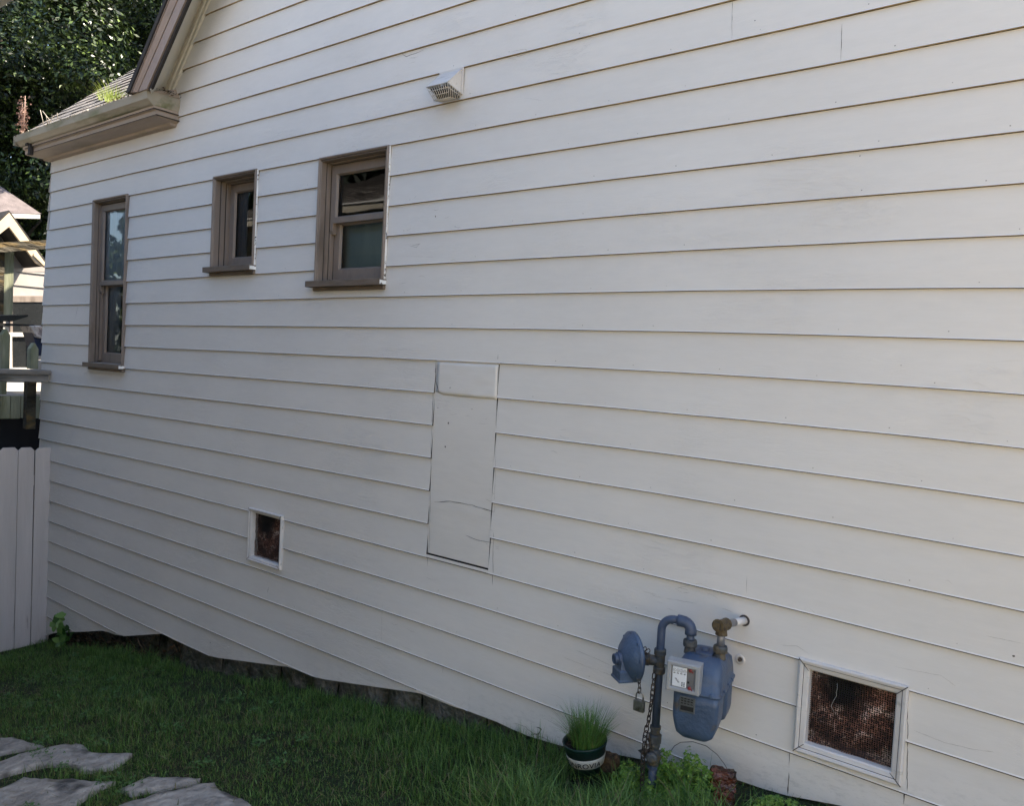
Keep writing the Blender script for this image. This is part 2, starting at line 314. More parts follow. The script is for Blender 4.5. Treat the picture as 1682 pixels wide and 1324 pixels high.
def tag(o, label=None, cat=None, group=None, kind=None):
    if label: o['label'] = label
    if cat: o['category'] = cat
    if group: o['group'] = group
    if kind: o['kind'] = kind
    return o
def thing(name, label, cat, loc, group=None, kind=None):
    o = bpy.data.objects.new(name, None); sc.collection.objects.link(o); o.location = Vector(loc); o.empty_display_size = .1
    return tag(o, label, cat, group, kind)
def fast_mesh(name, V, Fc, mats, parent=None, mi=None):
    """V (n,3) array, Fc (m,k) array of same-size faces"""
    base = np.zeros(3)
    q = parent
    while q is not None: base = base+np.array(q.location); q = q.parent
    if parent is None: base = np.array([V[:,0].mean(), V[:,1].mean(), V[:,2].min()])
    me = bpy.data.meshes.new(name); me.vertices.add(len(V)); me.vertices.foreach_set('co', (V-base).astype(np.float32).ravel())
    m, k = Fc.shape; me.loops.add(m*k); me.polygons.add(m)
    me.loops.foreach_set('vertex_index', Fc.astype(np.int32).ravel()); me.polygons.foreach_set('loop_start', np.arange(0, m*k, k, dtype=np.int32))
    for mm in (mats if isinstance(mats, (list, tuple)) else [mats]): me.materials.append(M[mm])
    if mi is not None: me.polygons.foreach_set('material_index', mi.astype(np.int32))
    me.update(calc_edges=True)
    o = bpy.data.objects.new(name, me); sc.collection.objects.link(o)
    if parent is not None: o.parent = parent
    else: o.location = base
    return o

# ------------------------------------------------------------------ ground
def grid_ground():
    xs = sorted(set([-300, -150, -80, -50, -35, -25, -18, -14, -11, 10, 16, 30, 60, 150, 300]+[round(-9.5+.14*i, 3) for i in range(80)]))
    ys = sorted(set([-300, -150, -60, -30, -16, -10, -7, 1, 3, 6, 10, 16, 30, 60, 150, 300]+[round(-4.6+.14*i, 3) for i in range(36)]))
    V = [(x, y, gz(x, y)) for y in ys for x in xs]; n = len(xs)
    b = MB(); b.add(V, [(j*n+i, j*n+i+1, (j+1)*n+i+1, (j+1)*n+i) for j in range(len(ys)-1) for i in range(n-1)], 0, True)
    tag(b.build('ground', 'lawn'), kind='structure')
grid_ground()
b = MB(); xs = [-2.0, 2, 4, 8, 14]
b.add([(x, y, gz(x, y)+.03) for y in (-12, -9, -6, -4.5, -3, -2.3) for x in xs], [(j*5+i, j*5+i+1, j*5+i+6, j*5+i+5) for j in range(5) for i in range(4)])
tag(b.build('path', 'path'), kind='structure')  # unseen tan slab, added to bounce warm sunlight onto the siding

# ------------------------------------------------------------------ the photographed house
MK0 = -11
MK = [2.2578,2.0914,1.9235,1.753,1.5822,1.4115,1.2379,1.064,0.8907,0.7178,0.5436,0.3675,0.1899,0.0111,-0.1688,-0.3502,-0.5322,-0.7161,-0.902,-1.0919,-1.2805,-1.4725,-1.6668,-1.8578,-2.0477,-2.2347]
MC = [0.00218,0.00482,-0.03401,-0.02195,-0.02583,0.01296,0.00493,-0.00321,0.03081]
def lapz(k, x):            # height of the lower edge of board k at wall position x (old boards sag a little)
    i = k-MK0
    z = MK[0]-i*.1685 if i < 0 else (MK[i] if i < len(MK) else MK[-1]-(i-len(MK)+1)*.188)
    if x < .1:
        u = (proj((x, 0, 0))[0]-841)/841; kc = (max(-12, min(14, k))-1)/12
        fade = 1 if k > -12 else max(0, 1-(-12-k)/6)
        z += fade*(u*(MC[0]+MC[1]*kc+MC[2]*kc*kc)+u*u*(MC[3]+MC[4]*kc+MC[5]*kc*kc)+u**3*(MC[6]+MC[7]*kc+MC[8]*kc*kc)) if k <= 14 else 0
    return z + .0016*noise.noise(Vector((x*2.2, k*7.3, 0)))
XR = 3.05; XP = -1.5; RS = 1.06
def rline(x, P0, P1):      # trim line of the rake: measured low stretch, then the common roof pitch, mirrored past the ridge
    if x > XP: x = 2*XP-x
    if x < P1[0]: return P0[1]+(P1[1]-P0[1])*(x-P0[0])/(P1[0]-P0[0])
    return P1[1]+RS*(x-P1[0])
def pxl(a, c, y): p, q = onY(*a, y), onY(*c, y); return (p.x, p.z), (q.x, q.z)
RW = pxl((286, 153), (348, 0), 0)
def rake_z(x): return rline(x, *RW)
def top_z(x):
    return 1.87 if x < -6.06 else rake_z(x)+.02
BOT = [(75,1046),(89,1040),(172,1036),(190,1043),(205,1045),(270,1041),(279,1048),(309,1062),(351,1079),(416,1088),(476,1096),(518,1113),(570,1121),(690,1139),(763,1168),(773,1168),(818,1185),(863,1206),(918,1223),(960,1232),(1022,1240),(1120,1262),(1204,1277),(1280,1303),(1380,1322)]
BW = [(onY(px, py).x, onY(px, py).z) for px, py in BOT]+[(-.5, -1.60), (5.1, -1.50)]
def bot_z(x): return lerp_tab(x, BW)
def face_y(x, z):          # surface of the lapped siding
    for k in range(-50, 20):
        zb = lapz(k, x)
        if z >= zb:
            zt = lapz(k-1, x); return -.0128+.0102*(z-zb)/(zt-zb)
    return -.0128
OPEN = {}
def rect(px0, px1):        # opening from two photographed corners
    a = onY(*px0); c = onY(*px1); return a.x, c.x, c.z, a.z
W1 = (-7.222, -6.658, -.16, 1.224); W2 = (-5.325, -4.838, .60, 1.226); W3 = (-4.119, -3.528, .47, 1.216)
V1 = (-4.728, -4.410, -1.402, -1.098); V2 = (-.945, -.63, -1.43, -1.135)
PT = (-3.065, -2.612, -1.075, .005)
OPENS = [W1, W2, W3, V1, V2, PT]
JX = -1.02                     # butt joint
def make_siding(root):
    b = MB()
    xs = [-8.30+.1*i for i in range(134)]; xs = [x for x in xs if x < XR]+[XR]
    for o in OPENS: xs += [o[0], o[1]]
    xs += [-6.06]
    xs = sorted(xs); xs = [x for i, x in enumerate(xs) if i == 0 or x-xs[i-1] > .004 or any(abs(x-o[j]) < 1e-6 for o in OPENS for j in (0, 1))]
    for k in range(-36, 19):
        for xa, xb in zip(xs, xs[1:]):
            if xb-xa < 1e-4: continue
            xl = -8.172 if lapz(k, -8.2) > .9 else lerp_tab(lapz(k, -8.2), [(-3, -8.30), (.35, -8.285), (1.7, -8.175)])
            if xb < xl+.001: continue
            if xa < xl: xa = xl
            xm = (xa+xb)/2
            zb = (lapz(k, xa), lapz(k, xb)); zt = (lapz(k-1, xa), lapz(k-1, xb))
            T = (top_z(xa+1e-5), top_z(xb-1e-5)); B = (bot_z(xa), bot_z(xb))
            spans = [(zb, zt)]
            for (ox0, ox1, oz0, oz1) in OPENS:
                if ox0-1e-5 <= xm <= ox1+1e-5 and xa >= ox0-1e-4 and xb <= ox1+1e-4:
                    ns = []
                    for lo, hi in spans:
                        ns.append((lo, (min(hi[0], oz0), min(hi[1], oz0)))); ns.append(((max(lo[0], oz1), max(lo[1], oz1)), hi))
                    spans = ns
            for lo, hi in spans:
                lo = (max(lo[0], B[0]), max(lo[1], B[1])); hi = (min(hi[0], T[0]), min(hi[1], T[1]))
                if hi[0]-lo[0] < .001 and hi[1]-lo[1] < .001: continue
                hi = (max(hi[0], lo[0]+1e-4), max(hi[1], lo[1]+1e-4))
                def yy(j, z): return -.0128+.0102*(z-zb[j])/(zt[j]-zb[j])
                natural = abs(lo[0]-zb[0]) < 1e-6 and abs(lo[1]-zb[1]) < 1e-6
                tops = abs(hi[0]-zt[0]) < 1e-6
                # visible face, top rim darkened as the next lap's shade, and the dark under-edge
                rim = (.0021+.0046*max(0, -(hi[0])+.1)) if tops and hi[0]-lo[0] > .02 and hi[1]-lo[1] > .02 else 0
                bd = .0045 if (natural and hi[0]-lo[0] > .03 and hi[1]-lo[1] > .03) else 0
                if bd:      # added lip along the lower edge, tilted up to catch a bright line
                    b.add([(xa, yy(0, lo[0])-.0028, lo[0]), (xb, yy(1, lo[1])-.0028, lo[1]), (xb, yy(1, lo[1]), lo[1]+bd), (xa, yy(0, lo[0]), lo[0]+bd)], [(0, 1, 2, 3)], 0)
                vs = [(xa, yy(0, lo[0])+bd*0, lo[0]+bd), (xb, yy(1, lo[1]), lo[1]+bd), (xb, yy(1, hi[1]-rim), hi[1]-rim), (xa, yy(0, hi[0]-rim), hi[0]-rim)]
                b.add(vs, [(0, 1, 2, 3)], 0)
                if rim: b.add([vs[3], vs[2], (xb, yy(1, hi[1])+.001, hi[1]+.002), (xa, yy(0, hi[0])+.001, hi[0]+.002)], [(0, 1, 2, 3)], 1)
                b.add([(xa, yy(0, lo[0])-(.0028 if bd else 0), lo[0]), (xa, .012, lo[0]+.001), (xb, .012, lo[1]+.001), (xb, yy(1, lo[1])-(.0028 if bd else 0), lo[1])], [(0, 1, 2, 3)], 3 if natural else 0)
        # the added lower lip catches light as a thin bright line
    # end grain at openings (patch sides, vents)
    for o in OPENS:
        for x, s in ((o[0], 1), (o[1], -1)):
            for k in range(-12, 16):
                lo = max(lapz(k, x), o[2]); hi = min(lapz(k-1, x), o[3])
                if hi-lo > .004:
                    b.add([(x, face_y(x, lo+1e-4), lo), (x, face_y(x, hi-1e-4), hi), (x, .012, hi), (x, .012, lo)], [(0, 1, 2, 3)], 2)
    return b
house = thing('house', 'white clapboard house with taupe window trim, a steep gable rake and shingled wing roof', 'house', (-3, 4, -1.7))
SIDE = make_siding(house)

# side walls, back, closed shell
b = MB()
def side_course(x, y0, y1, ztop, out):
    k = -40
    while k < 19:
        zb = lapz(k, -8.2); zt = lapz(k-1, -8.2)
        if zb < ztop(0)+4:
            xl = lerp_tab(zb, [(-3, -8.30), (.35, -8.285), (1.7, -8.175)])
            yield zb, zt, xl
        k += 1
for zb, zt, xl in side_course(-8.2, 0, 6, lambda y: 1.8, -1):
    if zb > 1.85: continue
    zt = min(zt, 1.9)
    b.add([(xl, -.015, zb), (xl, 5, zb), (xl+.012, 5, zt), (xl+.012, -.003, zt)], [(0, 3, 2, 1)], 0)
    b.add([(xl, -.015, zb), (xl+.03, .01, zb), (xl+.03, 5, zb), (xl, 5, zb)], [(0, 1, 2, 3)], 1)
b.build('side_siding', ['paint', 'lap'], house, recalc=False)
b = MB()
b.add([(-8.17, .3, -3.2), (-8.17, 5, -3.2), (-8.17, 5, 2), (-8.17, .02, 2), (-8.17, .02, -2.4)], [(0, 1, 2, 3, 4)], 0)
b.add([(-8.17, 5, -3.2), (3.03, 5, -3.2), (3.03, 5, 2), (-8.17, 5, 2)], [(0, 1, 2, 3)], 0)
b.add([(3.03, 5, -3.2), (3.03, .01, -3.2), (3.03, .01, 2), (3.03, 5, 2)], [(0, 1, 2, 3)], 0)
b.build('shell_wall', 'paint', house)
# dark inner lining behind the siding, with holes left at windows by being set as strips
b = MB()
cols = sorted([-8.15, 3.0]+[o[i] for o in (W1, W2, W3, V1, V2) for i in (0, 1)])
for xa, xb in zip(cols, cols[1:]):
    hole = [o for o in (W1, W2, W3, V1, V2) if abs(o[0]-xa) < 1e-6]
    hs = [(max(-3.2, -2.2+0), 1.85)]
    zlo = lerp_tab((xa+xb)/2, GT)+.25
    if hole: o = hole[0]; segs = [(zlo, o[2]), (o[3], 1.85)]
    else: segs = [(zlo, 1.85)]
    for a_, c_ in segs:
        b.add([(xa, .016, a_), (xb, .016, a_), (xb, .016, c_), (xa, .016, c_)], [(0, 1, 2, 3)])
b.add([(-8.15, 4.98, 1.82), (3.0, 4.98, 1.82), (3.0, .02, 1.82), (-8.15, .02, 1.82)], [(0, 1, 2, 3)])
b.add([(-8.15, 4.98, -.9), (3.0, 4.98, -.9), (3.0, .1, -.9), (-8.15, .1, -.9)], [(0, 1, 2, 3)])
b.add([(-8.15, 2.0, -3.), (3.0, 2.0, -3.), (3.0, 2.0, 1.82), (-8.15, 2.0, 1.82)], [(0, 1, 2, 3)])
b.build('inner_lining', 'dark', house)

# foundation blocks
b = MB(); x = -8.1
while x < 2.9:
    w = random.uniform(.22, .50) if x > -5.6 else .6
    zt = bot_z(x+w/2)+.12; zb = gz(x+w/2, 0)-.3
    d = .006 if x > -5.75 else .16
    n = 5; P = []
    x1 = min(x+w-random.uniform(.001, .007), 3.0)
    for j in range(n+1):
        for i in range(n+1):
            xx = x+(x1-x)*i/n; zz = zb+(zt-zb)*j/n
            e = .035*(abs(i/n-.5)*2)**4+.02*(abs(j/n-.5)*2)**6
            P.append((xx+.02*noise.noise(Vector((i*.1+x, zz*14, 5))), d+e+.03*noise.noise(Vector((xx*7, zz*9, 1))), zz))
    b.add(P, [(j*(n+1)+i, j*(n+1)+i+1, (j+1)*(n+1)+i+1, (j+1)*(n+1)+i) for j in range(n) for i in range(n)], 0, True)
    x += w
b.add([(-8.1, .2, -3.2), (3.0, .2, -3.2), (3.0, .2, -1.4), (-8.1, .2, -2)], [(0, 1, 2, 3)], 1)
b.build('foundation', ['found', 'dark'], house)

# rake trim, main roof
O = .27
def rake_board(b, A_, B_, y0, y1, mi=0, zc=1.885, y1b=None):
    """board between two trim lines (each given in its own depth plane): front face y0, back y1, cut level at zc"""
    for mir in (False, True):
        def xlow(L_): (x0, z0), (x1, z1) = L_; return x0+(zc-z0)*(x1-x0)/(z1-z0)
        P = []
        for L_ in (A_, B_):
            xs_ = [xlow(L_), L_[1][0], XP]; P.append([((2*XP-x if mir else x), rline(x, *L_)) for x in xs_])
        ya = y0 if not isinstance(y0, tuple) else y0[0]; yb = y0 if not isinstance(y0, tuple) else y0[1]
        rings = [[(P[0][i][0], ya, P[0][i][1]), (P[1][i][0], yb, P[1][i][1]), (P[1][i][0], y1, P[1][i][1]), (P[0][i][0], y1, P[0][i][1])] for i in range(3)]
        b.sweep(None, rings, mi)
LF1 = pxl((274.5, 142), (333, 0), -.02); LFm = pxl((280, 147), (340.5, 0), -.02)
LF2 = pxl((246, 149.5), (310, 0), -O); LF2b = pxl((242, 149.5), (307, 0), -O)
LF3 = pxl((228, 149.5), (293, 0), -O-.01); LF3b = pxl((226.5, 149.5), (291, 0), -O-.012); LF4 = pxl((216, 150), (277, 0), -O-.03); LF5 = pxl((206, 155), (270, 0), -O-.04)
def up(L_, d): return tuple((x, z+d) for x, z in L_)
b = MB()
rake_board(b, up(RW, -.004), LFm, -.024, .0, 0, zc=1.90)
rake_board(b, up(LFm, .001), up(LF1, .01), -.036, .0, 0, zc=1.90)
b.build('frieze_board', 'soffit', house, bevel=.003)
b = MB()
for mir in (False, True):
    rows = []
    for x in (0, 1, 2):
        pts = []
        for L_, y in ((LF1, -.02), (LF2, -O+.001)):
            xx = (L_[0][0]-(L_[0][1]-1.87)*(L_[1][0]-L_[0][0])/(L_[1][1]-L_[0][1]), L_[1][0], XP)[x]; pts.append(((2*XP-xx if mir else xx), y, rline(xx, *L_)))
        rows.append(pts+[(pts[1][0], pts[1][1], pts[1][2]+.02), (pts[0][0], pts[0][1], pts[0][2]+.02)])
    b.sweep(None, rows)
b.build('rake_soffit', 'soffit', house)
b = MB()
rake_board(b, LF2, LF2b, -O, -O+.02, 1); rake_board(b, LF2b, LF3, -O-.012, -O+.02, 0); rake_board(b, LF3, LF3b, -O-.004, -O+.02, 1)
rake_board(b, LF3b, up(LF4, -.02), (-O-.014, -O-.03), -O+.02, 0); rake_board(b, up(LF4, -.02), up(LF4, -.012), -O-.026, -O+.02, 1); rake_board(b, up(LF4, -.012), LF4, -O-.034, -O+.02, 0)
b.build('rake_fascia', ['rakepaint', 'rim'], house)
b = MB(); rake_board(b, up(LF4, .001), up(LF5, .0), -O-.045, -O+.03, 0, zc=1.89); rake_board(b, up(LF1, .03), up(LF1, .09), -O+.03, 5.2, 0, zc=1.93); b.build('gable_roof', 'shingle_edge', house)

# cornice of the wing with boxed return; profile (out, z)
prof = [(.0, 1.69), (.05, 1.695), (.06, 1.712), (.16, 1.722), (.185, 1.73), (.186, 1.765), (.20, 1.772), (.205, 1.795)]
gprof = [(.205, 1.795), (.222, 1.80), (.24, 1.815), (.262, 1.83), (.266, 1.862), (.27, 1.885), (.255, 1.888), (.25, 1.86)]
XC = -5.935                                         # where the boxed return ends on the right (wall line + out)
XLc = -8.20
def cornice(prof, dz=0):
    rings = []
    # left return back along side wall, front run, right return to wall
    rings.append([(XLc-o, 1.5, z+dz) for o, z in prof])
    rings.append([(XLc-o*.55, -o, z+dz) for o, z in prof])
    rings.append([(XC+.06*(o/.27), -o, z+dz) for o, z in prof])
    rings.append([(XC+.06*(o/.27), 0.005, z+dz) for o, z in prof])
    return rings
b = MB(); b.sweep(None, cornice([(0, 1.98)]+prof+[(.205, 1.9), (0, 1.98)]), 0, closed=False)
b.build('cornice', ['cornice'], house, recalc=True)
b = MB(); R_ = cornice(gprof); b.sweep(None, R_[1:], 0, closed=False)
pz = Vector(R_[2][5])
b.add([(XC+.05, -.26, 1.882), (XC+.05, 0, 1.9), (-6.25, 0, 1.895), (-6.25, -.26, 1.882)], [(0, 1, 2, 3)], 0)   # flashed cap on the return
b.box((XLc-.152, -.268, 1.80), (XLc-.146, -.15, 1.885), 0)
g_ = b.build('gutter', 'gutter', house)
sol = g_.modifiers.new('thick', 'SOLIDIFY'); sol.thickness = .003
b = MB(); b.box((XLc+.06, -.222, 1.70), (XLc+.10, -.19, 1.80), 0); b.box((XLc+.03, -.235, 1.785), (XLc+.08, -.20, 1.803), 0)
b.build('gutter_bracket', 'rim', house)
# small joint lines on cornice
b = MB()
for (o, z) in ((.187, 1.732), (.2065, 1.774)):
    b.box((XLc-.05, -o-.0015, z-.0035), (XC+.04, -o, z+.0015)); b.box((XC+.04, -o-.0015, z-.0035), (XC+.0415+.02*(o/.27), 0, z+.0015))
b.build('cornice_joint', 'lap', house)

# wing roof, courses of shingles rising away from the gutter
b = MB(); ws = .91; y = -.235; z = 1.868; L = math.sqrt(1+ws*ws); c = .14
row = 0
while y < 2.4:
    y1 = y+c/L; z1 = z+c*ws/L
    x = -8.42-random.random()*.02
    while x < (-6.14 if y < .06 else -5.6):
        w = random.uniform(.16, .30); t = random.uniform(.006, .012); x1 = min(x+w, -6.13 if y < .06 else -5.55)
        up = Vector((0, -ws, 1)).normalized()*t; q = random.uniform(0, .012)
        a_ = [Vector((x, y-q/L, z-q*ws/L)), Vector((x1-.004, y-q/L, z-q*ws/L)), Vector((x1-.004, y1, z1)), Vector((x, y1, z1))]
        vs = [a_[0]+up, a_[1]+up, a_[2]+up*.15, a_[3]+up*.15]+a_
        b.add(vs, [(0, 1, 2, 3)], 0); b.add(vs, [(4, 5, 1, 0), (4, 0, 3, 7), (5, 6, 2, 1)], 1)
        x = x1
    y, z = y1, z1; row += 1
ridge = (y, z)
b.add([(-8.44, -.24, 1.855), (-6.14, -.24, 1.855), (-6.14, y, z-.02), (-8.44, y, z-.02)], [(0, 1, 2, 3)], 1)
b.add([(-8.44, y, z), (-5.5, y, z), (-5.5, 5.2, 1.9), (-8.44, 5.2, 1.9)], [(0, 1, 2, 3)], 1)
b.add([(-8.40, -.2, 1.85), (-8.40, y, z-.02), (-8.40, 5.1, 1.85)], [(0, 1, 2)], 1)
b.build('wing_roof', ['shingle', 'shingle_edge'], house)

# ------------------------------------------------------------------ windows
def ring_frame(b, o, prof, mi=0, sides='lrtb'):
    """picture-frame moulding around opening o: prof = [(offset outward from opening, y)]; mitred"""
    x0, x1, z0, z1 = o
    def P(off, y, c):
        X = (x0-off) if c in (0, 3) else (x1+off); Z = (z0-off) if c in (0, 1) else (z1+off); return (X, y, Z)
    segs = {'b': (0, 1), 'r': (1, 2), 't': (2, 3), 'l': (3, 0)}
    for s in sides:
        c0, c1 = segs[s]
        vs = [P(p_[0], p_[1], c) for c in (c0, c1) for p_ in prof]; n = len(prof)
        for i in range(n-1):
            mm = prof[i][2] if len(prof[i]) > 2 else mi
            b.add([vs[i], vs[i+1], vs[n+i+1], vs[n+i]], [(0, 1, 2, 3)], mm)
def sash(b, x0, x1, z0, z1, y, st, top, bot, mi=0, t=.022):
    for a_, c_ in (((x0, z0), (x0+st, z1)), ((x1-st, z0), (x1, z1)), ((x0+st, z0), (x1-st, z0+bot)), ((x0+st, z1-top), (x1-st, z1))):
        b.box((a_[0], y, a_[1]), (c_[0], y+t, c_[1]), mi)
    g = .010   # glazing bevel
    ring = (x0+st+g, x1-st-g, z0+bot+g, z1-top-g); ring_frame(b, ring, [(g, y+.0), (0, y+.016)], mi)
def window(o, kind, label):
    x0, x1, z0, z1 = o
    w = tag(bpy.data.objects.new('window', None), label); sc.collection.objects.link(w); w.parent = house
    w.location = Vector(((x0+x1)/2, 0, z0))-house.location
    dp = {'tall': .070, 'small': .110, 'mid': .092}[kind]
    b = MB()
    # casing: back band, flat, inner bead, stepped jamb; outer side face
    prof = [(.024, -.004), (.024, -.028), (.018, -.034), (.012, -.030), (.008, -.022, 1), (.006, -.020), (.001, -.026), (-.002, -.022), (-.003, dp*.16, 1), (-.0035, dp*.22), (-.010, dp*.24), (-.011, dp*.50, 1), (-.0115, dp*.57), (-.018, dp*.60), (-.019, dp*.88, 1), (-.022, dp*.93), (-.022, dp+(.004 if kind == 'tall' else .02))]
    ring_frame(b, o, prof, 0, 'lrt')
    b.add([(x0-.03, -.01, z0), (x1+.03, -.01, z0), (x1+.03, dp+.05, z0+.012), (x0-.03, dp+.05, z0+.012)], [(0, 1, 2, 3)], 0)
    b.build('window_casing', ['taupe', 'rim'], w, recalc=False)
    b = MB(); b.box((x0-.070, -.062, z0-.040), (x1+.032, .0, z0-.002)); b.box((x0-.03, -.03, z0-.062), (x1+.03, .0, z0-.041))
    s = b.build('window_sill', 'taupe_sill', w, bevel=.003)
    b = MB(); b.box((x1+.0325, -.060, z0-.034), (x1+.0345, -.01, z0-.010))
    if kind != 'tall': b.box((x1+.0243, -.022, z0-.004), (x1+.0262, -.010, z1+.02))
    b.build('bare_edge', 'peel', w)
    ins = .020
    a0, a1 = x0+ins, x1-ins
    if kind == 'small':
        b = MB(); sash(b, a0, a1, z0+.01, z1-ins, dp-.02, .05, .05, .065); b.build('sash', 'taupe', w)
        b = MB(); b.add([(a0+.04, dp, z0+.06), (a1-.04, dp, z0+.06), (a1-.04, dp, z1-.06), (a0+.04, dp, z1-.06)], [(0, 1, 2, 3)]); b.build('pane', 'glass', w, recalc=False)
        b = MB(); xs = [a0+.02+.012*i for i in range(13)]
        b.add([(x, dp+.022+.008*math.sin(i*2.1), z) for z in (z0+.02, z1) for i, x in enumerate(xs)], [(i, i+1, 14+i, 13+i) for i in range(12)], 0, True); b.build('curtain', 'curtain', w)
    else:
        zm = z0+(z1-z0)*.50 if kind == 'tall' else z0+(z1-z0)*.52
        b = MB(); sash(b, a0, a1, zm-.018, z1-ins, dp-.045, .042, .048, .034); 
        # curved horns below the meeting rail
        for xh in (a0, a1-.026):
            b.prism([(xh, dp-.047, zm-.018), (xh, dp-.047, zm-.06), (xh, dp-.035, zm-.085), (xh, dp-.012, zm-.085), (xh, dp-.012, zm-.018)], (.026, 0, 0))
        b.build('sash', 'taupe', w)
        b = MB(); sash(b, a0, a1, z0+.008, zm+.012, dp-.008, .05, .03, .075); b.build('sash', 'taupe', w)
        b = MB(); b.add([(a0+.03, dp-.027, zm), (a1-.03, dp-.027, zm), (a1-.03, dp-.027, z1-.05), (a0+.03, dp-.027, z1-.05)], [(0, 1, 2, 3)]); b.build('pane', 'glass', w, recalc=False)
        b = MB(); b.add([(a0+.03, dp+.010, z0+.05), (a1-.03, dp+.010, z0+.05), (a1-.03, dp+.010, zm), (a0+.03, dp+.010, zm)], [(0, 1, 2, 3)]); b.build('pane', 'glass', w, recalc=False)
        if kind == 'tall':
            b = MB(); xs = [a0+.002+.0113*i for i in range(46)]
            b.add([(x, dp-.012+.003*math.sin(i*1.3)+.002*math.sin(i*.5), z) for z in (zm+.014, z1) for i, x in enumerate(xs)], [(i, i+1, 47+i, 46+i) for i in range(45)], 0, True); b.build('curtain', 'sheer', w)
            b = MB(); xs = [a0-.0+.016*i for i in range(17)]
            b.add([(x, dp+.024+.005*math.sin(i*1.7), z) for z in (z0, zm) for i, x in enumerate(xs)], [(i, i+1, 18+i, 17+i) for i in range(16)], 0, True); b.build('curtain', 'sheer', w)
        else:
            b = MB(); b.add([(a0, dp+.06, z0), (a1, dp+.06, z0), (a1, dp+.06, zm), (a0, dp+.06, zm)], [(0, 1, 2, 3)]); b.build('blind', 'teal', w, recalc=False)
    return w
window(W1, 'tall', 'tall narrow sash window nearest the left corner')
window(W2, 'small', 'small single-sash window')
window(W3, 'mid', 'double-hung window with teal blind')

# ------------------------------------------------------------------ crawl-space vents, dryer hood, patched panel
def crawl_vent(o, label, seed, mitre=.042):
    v = tag(bpy.data.objects.new('crawl_vent', None), label); sc.collection.objects.link(v); v.parent = house
    v.location = Vector(((o[0]+o[1])/2, 0, o[2]))-house.location
    b = MB(); m = mitre
    ring_frame(b, o, [(m, -.002), (m, -.027), (m*.86, -.031), (m*.62, -.029), (m*.55, -.0255, 1), (m*.50, -.024), (.005, -.021), (.0, -.016), (-.002, .03)])
    x0, x1, z0, z1 = o
    for (cx, cz, sx, sz) in ((x0, z0, -1, -1), (x1, z0, 1, -1), (x1, z1, 1, 1), (x0, z1, -1, 1)):   # open mitres
        p = Vector((cx, -.0318, cz)); q = Vector((cx+sx*m, -.0318, cz+sz*m)); t = Vector((sz, 0, -sx)).normalized()*.0012
        b.add([p+t, q+t*1.6, q-t*1.6, p-t], [(0, 1, 2, 3)], 1)
    b.build('vent_frame', ['trim_white', 'crack'], v, recalc=False)
    b = MB(); nx, nz_ = 18, 18
    b.add([(x0+(x1-x0)*i/nx, .010+.010*noise.noise(Vector((i*.3+seed, j*.3, 0))), z0+(z1-z0)*j/nz_) for j in range(nz_+1) for i in range(nx+1)], [(j*(nx+1)+i, j*(nx+1)+i+1, (j+1)*(nx+1)+i+1, (j+1)*(nx+1)+i) for j in range(nz_) for i in range(nx)], 0, True)
    b.build('wire_mesh', 'screen', v, recalc=False)
    # dusty debris caught on the sill behind the mesh, strands hanging
    b = MB(); random.seed(seed)
    for i in range(70):
        x = random.uniform(x0, x1); z = z0+abs(random.gauss(0, .035)); r = random.uniform(.004, .012)
        a_ = random.random()*6.28; p = Vector((x, random.uniform(.018, .04), z))
        b.add([p, p+Vector((r*math.cos(a_), .002, r*math.sin(a_))), p+Vector((r*math.cos(a_+2), 0, r*math.sin(a_+2)))], [(0, 1, 2)])
    tag(b.build('debris', 'litter', v, recalc=False), kind='stuff')
    b = MB()
    for s in range(1):
        x = x0+(.10+.07*s if seed == 2 else .02+.03*s); z = z1-.03-.02*s if seed == 2 else z0+.16; pts = []
        for j in range(7):
            pts.append((x, .002, z)); x += random.uniform(-.012, .016); z -= random.uniform(.012, .026)
        b.tube(pts, .0008, 4)
    b.build('cobweb_strand', 'pot_cream', v)
    return v
crawl_vent(V1, 'small square foundation vent with dark mesh', 1, .029)
crawl_vent(V2, 'large foundation vent with rusty mesh right of the gas meter', 2, .040)

# dryer hood
hp = onY(763, 113); hx1 = hp.x; hz1 = hp.z+.0; hz0 = onY(760, 155).z; hd = .125; hx0 = hx1-.155
hood = tag(bpy.data.objects.new('exhaust_hood', None), 'white louvred exhaust vent hood'); sc.collection.objects.link(hood); hood.parent = house
hood.location = Vector(((hx0+hx1)/2, 0, hz0))-house.location
zf = hz0+.028
b = MB()
Yf = -hd
v_ = [(hx0, -.016, hz1), (hx1, -.016, hz1), (hx1, Yf, zf), (hx0, Yf, zf), (hx0, -.016, hz0), (hx1, -.016, hz0)]
b.add(v_, [(0, 1, 2, 3), (1, 5, 2), (0, 3, 4)], 0)
for z in (hz1+.004,): b.box((hx0-.012, -.02, hz1-.01), (hx1+.004, -.014, hz1+.006))
b.box((hx1+.001, -.022, hz0-.004), (hx1+.010, -.014, hz1+.004))
b.tube([(hx1, Yf, zf), (hx1, -.016, hz1)], .0025, 6); b.tube([(hx1, Yf, zf), (hx1, -.016, hz0)], .0025, 6); b.tube([(hx0, Yf, zf), (hx1, Yf, zf)], .0025, 6)
b.build('hood_shell', 'trim_white', hood, recalc=False)
b = MB(); zg = hz0-.038                    # hanging grille basket
N = 9
for i in range(N+1):
    x = hx0+(hx1-hx0)*i/N; xi = hx0+.03+(hx1-hx0-.05)*i/N
    b.tube([(x, Yf, zf-.002), (xi, -hd*.72, zg)], .0022, 4); b.tube([(xi, -hd*.72, zg), (xi, -.02, zg+.012)], .0022, 4)
